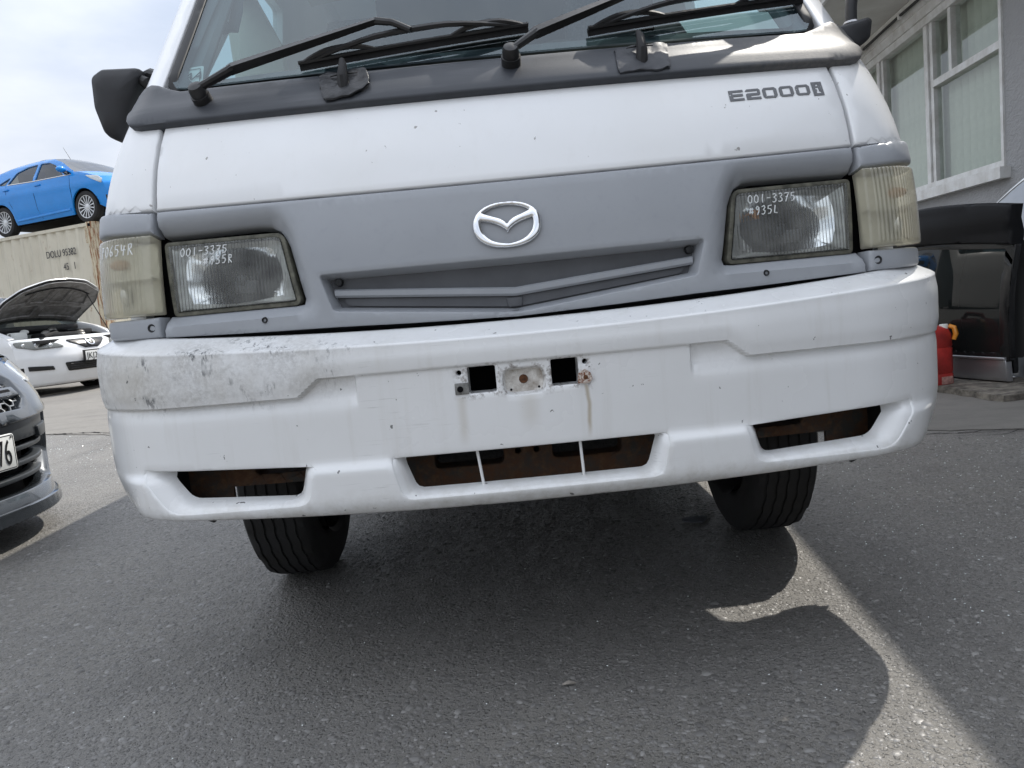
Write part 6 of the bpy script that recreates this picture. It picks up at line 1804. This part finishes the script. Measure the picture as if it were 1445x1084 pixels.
def build_grey_car():
    rz = R_(-8); org = (-3.825, 1.49, -.0)
    c = Car('dark_grey_hatchback', org, rz, 'grey_car_paint', 'dark grey hatchback nose with mesh grille at the left edge', GREY)
    c.body(); c.wheels(10)
    c.strip('bonnet', [(1.50,.67,.20,.02),(1.40,.715,.17,.03),(1.30,.75,.14,.04),(1.12,.83,.10,.05),(1.0,.88,.08,.05)], 'grey_car_paint')
    c.strip('windscreen', [(1.0,.88,.08,.05),(.86,.98,.08,.05),(.62,1.18,.06,.045),(.35,1.33,.04,.04)], 'car_glass')
    c.strip('roof', [(.35,1.33,.04,.04),(.05,1.40,0,.03),(-.4,1.41,0,.03),(-.9,1.39,0,.03),(-1.38,1.33,-.02,.02)], 'grey_car_paint')
    c.strip('rear_window', [(-1.38,1.33,-.02,.02),(-1.55,1.20,-.04,.01),(-1.68,1.0,-.06,0)], 'tint_glass')
    c.strip('tailgate', [(-1.68,1.0,-.06,0),(-1.74,.8,-.08,0),(-1.74,.55,-.08,0),(-1.70,.30,-.06,0),(-1.62,.2,0,0)], 'grey_car_paint')
    N = c.nose(); z0 = lambda v: (lambda S, Z: np.zeros_like(S)+v)
    # nose skin with the grille opening and the big lower intake cut through
    H = lambda z: float(c.h(np.interp(z, [.07,.12,.2,.3,.45,.52,.585,.635,.67], [1.60,1.62,1.60,1.61,1.61,1.60,1.575,1.54,1.50]), z))
    zz = np.linspace(.13, .665, 24)
    out = np.array([(-H(z)*.999, z) for z in zz[::-1]]+[(y, .13-.012*0) for y in np.linspace(-.76,.76,21)]+[(H(z)*.999, z) for z in zz]+[(y, .668) for y in np.linspace(.74,-.74,21)])
    gu = rpoly([(-.33,.482,.05),(.33,.482,.05),(.40,.52,.04),(.44,.615,.03),(-.44,.615,.03),(-.40,.52,.04)], 6)
    gl = rpoly([(-.56,.185,.06),(.56,.185,.06),(.66,.27,.05),(.675,.455,.012),(0,.425),(-.675,.455,.012),(-.66,.27,.05)], 6)
    panel('nose_skin', out, N, 'grey_car_paint', c.root, holes=[gu, gl], h=.035, r=.004, skirt=.02, rings=[[(.012,-.02),(.014,-.05)], [(.004,-.006),(.010,-.02),(.012,-.06)]], hr=.006)
    panel('grille_backing', inset(gu, .004), N, 'black_void', c.root, h=.08, r=0, skirt=0, off=z0(-.06))
    panel('intake_backing', inset(gl, -.03), N, 'black_void', c.root, h=.08, r=0, skirt=0, off=z0(-.10))
    MB().box((1.50,0,.36), (.26,1.52,.50)).build('radiator', 'black_void', c.root, sharp=30)  # plain black box added as backing, hides sunlit ground behind the intake
    # honeycomb mesh
    mb = MB(); r = .027; seen = set()
    gi = inset(gu, .012)
    for i in range(-14, 15):
        for j in range(-1, 8):
            cx = i*r*1.5; cz = .485+j*r*1.732*.8+(r*.69 if i%2 else 0)
            pts = [(cx+r*math.cos(math.pi/3*k), cz+r*.8*math.sin(math.pi/3*k)) for k in range(6)]
            for a, b in zip(pts, pts[1:]+pts[:1]):
                key = tuple(sorted(((round(a[0],3), round(a[1],3)), (round(b[0],3), round(b[1],3)))))
                if key in seen: continue
                seen.add(key)
                mid = np.array([[(a[0]+b[0])/2, (a[1]+b[1])/2]])
                if inside(mid, gi)[0] and not (.532 < mid[0][1] < .566 and abs(mid[0][0]) < .42):
                    mb.tube([N(np.array([q[0]]), np.array([q[1]]), np.array([-.026]))[0] for q in (a, b)], .0036, 4, cap=False)
    mb.build('grille_mesh', 'mesh_grey', c.root)
    bar = rpoly([(-.40,.532,.01),(.40,.532,.01),(.41,.566,.012),(-.41,.566,.012)], 4)
    panel('grille_bar', bar, N, 'grey_car_paint', c.root, h=.03, r=.007, skirt=.03, off=z0(-.004))
    panel('bar_slot', rpoly([(.22,.545,.004),(.36,.545,.004),(.36,.554,.004),(.22,.554,.004)], 3), N, 'black_void', c.root, h=.03, r=0, skirt=0, off=z0(-.003))
    # upper tray of the intake, slats, plate
    tr = rpoly([(-.66,.365,.02),(.66,.365,.02),(.665,.445,.02),(0,.425),(-.665,.445,.02)], 4)
    panel('intake_upper_trim', tr, N, 'trim_grey', c.root, h=.04, r=.005, skirt=.03, off=z0(-.022))
    for zc, yy in ((.335,.63), (.275,.62), (.222,.57)):
        sl = rpoly([(-yy,zc-.009,.004),(yy,zc-.009,.004),(yy,zc+.009,.004),(-yy,zc+.009,.004)], 3)
        panel('intake_slat', sl, N, 'trim_grey', c.root, h=.03, r=.004, skirt=.04, off=z0(-.030))
    for sg in (1, -1):
        panel('fog_blank', rpoly([(sg*.44,.355,.008),(sg*.61,.355,.008),(sg*.61,.40,.008),(sg*.42,.40,.008)], 3), N, 'trim_grey', c.root, h=.03, r=.003, skirt=.02, off=z0(-.012))
        panel('headlamp', rpoly([(sg*.55,.56,.03),(sg*.74,.565,.03),(sg*.765,.61,.03),(sg*.75,.655,.02),(sg*.60,.64,.03)], 4), N, 'lamp_silver', c.root, h=.03, r=.003, skirt=.006, off=z0(.004))
    # front lip spoiler
    lp = np.array([(y, .100) for y in np.linspace(-.745,.745,31)]+[(y, .140) for y in np.linspace(.755,-.755,31)])
    panel('lip_spoiler', lp, N, 'grey_car_paint', c.root, h=.025, r=.008, skirt=.05, off=lambda S, Z: .020*np.clip((.145-Z)/.03, 0, 1)**.6+.002)
    p = N(np.array([.0]), np.array([.345]), np.array([.02]))[0]
    pl = rpoly([(-.18,.2825,.012),(.18,.2825,.012),(.18,.4075,.012),(-.18,.4075,.012)], 4)
    M2 = lambda S, Z, off=0.: np.stack([p[0]+.004+off+0*S, S+0*off, Z+0*S], -1) if np.ndim(off) else np.stack([p[0]+.004+off+0*S, S, Z], -1)
    panel('number_plate', pl, M2, 'plate_white', c.root, h=.2, r=.0015, skirt=.006)
    panel('plate_border', inset(pl, .004), M2, 'plate_black', c.root, holes=[inset(pl, .0065)], h=.2, r=0, skirt=.0005, off=z0(.0008))
    text('plate_number', '76', .125, 'plate_black', c.root, (p[0]+.0055,.094,.302), (0,1,0), (0,0,1), .0008, sx=.52)
    for y in (-.165,.165): MB().lathe([(0,.003),(.003,.0028),(.0035,0)], 8, (p[0]+.0045, y, .395), 'X').build('plate_screw', 'plate_black', c.root)
    c.mirror(.78, 1.04)
    for sg in (1, -1): MB().box((.0, sg*.36, .98), (.16,.46,.62), Matrix.Rotation(-.25,3,'Y'), .05).build('seat', 'seat_cloth', c.root)
mat('mesh_grey', (.22,.23,.24), .35, .5)
mat('trim_grey', (.035,.040,.045), .38, var=(30,.3))
CO_, d_, n_, zt_ = build_container()
build_blue_car(CO_, d_, n_, zt_)
build_white_car()
build_grey_car()
# ================================================================== parts standing by the building
def build_right():
    # ---- a car tailgate stood on end on a plank, glass towards the yard
    A = Vector((2.575, 2.62, 0)); D = Vector((-.115,.993,0)).normalized(); Nn = Vector((-D.y, D.x, 0))
    zb = .045; lean = R_(3)
    t = empty('tailgate', (A.x, A.y, zb), label='loose black tailgate with spoiler and tinted glass standing on a plank', cat='car part')
    def M(W, Z, off=0.):
        W, Z, off = np.broadcast_arrays(np.asarray(W, float), np.asarray(Z, float), np.asarray(off, float))
        bul = .07*(1-((W-.58)/.62)**2)+.05*np.sin(np.clip(Z/.9, 0, 1)*math.pi)
        o = off+bul-Z*math.tan(lean)*1.0
        return np.stack([D.x*W+Nn.x*o, D.y*W+Nn.y*o, Z+0*W], -1)
    z0 = lambda v: (lambda S, Z: np.zeros_like(S)+v)
    top = lambda w: .905+.055*(1-((w-.58)/.60)**2)
    low = lambda w: .705+.045*(1-((w-.58)/.60)**2)
    ws = np.linspace(-.03, 1.19, 19)
    sp = np.array([(w, low(w)) for w in ws]+[(w, top(w)) for w in ws[::-1]])
    panel('spoiler', sp, M, 'spoiler_black', t, h=.035, r=.012, skirt=.06, off=lambda S, Z: .03+.035*np.clip((Z-.76)/.08, 0, 1))
    gl = np.array(rpoly([(.025,.135,.01),(1.135,.135,.01),(1.16,.70,.02),(.58,.745,.4),(.0,.70,.02)], 4))
    panel('rear_glass', gl, M, 'tailgate_glass', t, h=.08, r=0, skirt=0)
    panel('glass_border', inset(gl, -.035), M, 'black_gloss', t, holes=[inset(gl, .018)], h=.06, r=.004, skirt=.03, off=z0(.003))
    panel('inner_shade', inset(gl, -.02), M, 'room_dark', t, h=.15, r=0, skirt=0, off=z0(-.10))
    pl = np.array([(.02,.0),(1.14,.0),(1.145,.115),(.015,.115)])
    panel('lower_panel', pl, M, 'silver_paint', t, h=.05, r=.004, skirt=.03, off=z0(.006))
    panel('lower_ledge', np.array([(.012,.114),(1.148,.114),(1.148,.128),(.012,.128)]), M, 'silver_paint', t, h=.05, r=.004, skirt=.03, off=z0(.018))
    MB().box((D.x*.58-Nn.x*.07, D.y*.58-Nn.y*.07, .40), (.03,1.04,.74), Matrix.Rotation(math.atan2(D.y,D.x)-math.pi/2, 3, 'Z'), .01).build('inner_frame', 'dark_plastic', t)
    # ---- plank below it
    r = random.Random(6); V = []; F = []; k = 26
    for i in range(k+1):
        w = -.28+1.75*i/k; e0 = -.30+r.uniform(-.012,.012); e1 = .16+r.uniform(-.01,.01)
        for (e, z) in ((e0, 0), (e0+.006, .030+r.uniform(-.003,.004)), (e1, .034+r.uniform(-.003,.003)), (e1, 0)):
            p = D*w-Nn*e*-1 if False else D*w+Nn*(-e); V.append((A.x+p.x, A.y+p.y, z+.004))
    for i in range(k):
        for j in range(3): F.append((4*i+j, 4*i+4+j, 4*i+5+j, 4*i+1+j))
    F += [(0,1,2,3), tuple(4*k+j for j in (3,2,1,0))]
    tag(MB().raw(V, F).build('plank', 'timber_old', smooth=False), 'weathered plank lying under the loose tailgate', 'plank')
    # ---- red fuel can
    c = empty('fuel_can', (2.275, 2.93, .004), R_(12), 'red plastic fuel can beside the loose tailgate', 'fuel can')
    def ring(z, a, b, dx=0): return [(dx+a*math.copysign(abs(math.cos(q))**.55, math.cos(q)), b*math.copysign(abs(math.sin(q))**.55, math.sin(q)), z) for q in np.linspace(0, 2*math.pi, 28, endpoint=False)]
    lv = [(0,.080,.13),(.004,.092,.145),(.02,.098,.152),(.085,.099,.153),(.092,.095,.149),(.098,.099,.153),(.225,.098,.152),(.232,.094,.148),(.238,.098,.152),(.30,.096,.15),(.33,.085,.138),(.345,.070,.118),(.350,.04,.07)]
    V = []; F = []
    for z, a, b in lv: V += ring(z, a, b)
    n = 28
    for i in range(len(lv)-1):
        for j in range(n): F.append((i*n+j, i*n+(j+1)%n, (i+1)*n+(j+1)%n, (i+1)*n+j))
    F += [tuple(range(n))[::-1], tuple((len(lv)-1)*n+j for j in range(n))]
    MB().raw(V, F).build('can_body', 'can_red', c.copy() if False else c, sharp=50)
    MB().tube([(0,-.10,.335),(0,-.085,.375),(0,.03,.385),(0,.07,.345)], .014, 10).build('can_handle', 'can_red', c)
    MB().lathe([(0,.03),(.020,.03),(.022,.026),(.022,0)], 16, (.045,-.11,.325), 'Z').build('can_cap', 'paper_white', c)
    MB().tube([(.06,-.13,.345),(.075,-.15,.335),(.08,-.155,.30),(.07,-.15,.27)], [.012,.014,.014,.011], 10).build('spout', 'amber', c)
    MB().box((.02,-.1525,.055), (.07,.004,.04), bev=.001).build('can_label', 'label_faded', c)
    # ---- silver bonnet leaning against the wall behind it
    b = empty('loose_bonnet', (2.84, 3.08, .004), 0, 'loose silver bonnet leaning behind the standing tailgate', 'car part')
    bd = Vector((.22,.975,0)).normalized(); bn = Vector((-bd.y, bd.x, 0)); an = R_(9)
    def Mb(W, Z, off=0.):
        W, Z, off = np.broadcast_arrays(np.asarray(W, float), np.asarray(Z, float), np.asarray(off, float))
        o = off*math.cos(an)-Z*math.sin(an)+.06*(1-(W/.72)**2); z = Z*math.cos(an)+off*math.sin(an)
        return np.stack([bd.x*W+bn.x*o, bd.y*W+bn.y*o, z], -1)
    ol = rpoly([(-.70,.004,.02),(.70,.004,.02),(.68,.75,.1),(.50,1.02,.2),(0,1.14,.3),(-.50,1.10,.15),(-.72,.95,.06)], 6)
    panel('bonnet_skin', ol, Mb, 'silver_car_paint', b, h=.05, r=.006, skirt=.02)
    panel('bonnet_strip', inset(ol, .012), Mb, 'chrome', b, holes=[inset(ol, .024)], h=.06, r=.002, skirt=.004, off=z0(.004))
mat('spoiler_black', (.006,.0065,.008), .5, spec=.22, var=(9,.5), tint=(.012,.0125,.015))
_n = Nodes('tailgate_glass'); _n.set(Base_Color=(.012,.014,.014), Roughness=.03, Specular_IOR_Level=.5, IOR=1.4)
build_right()
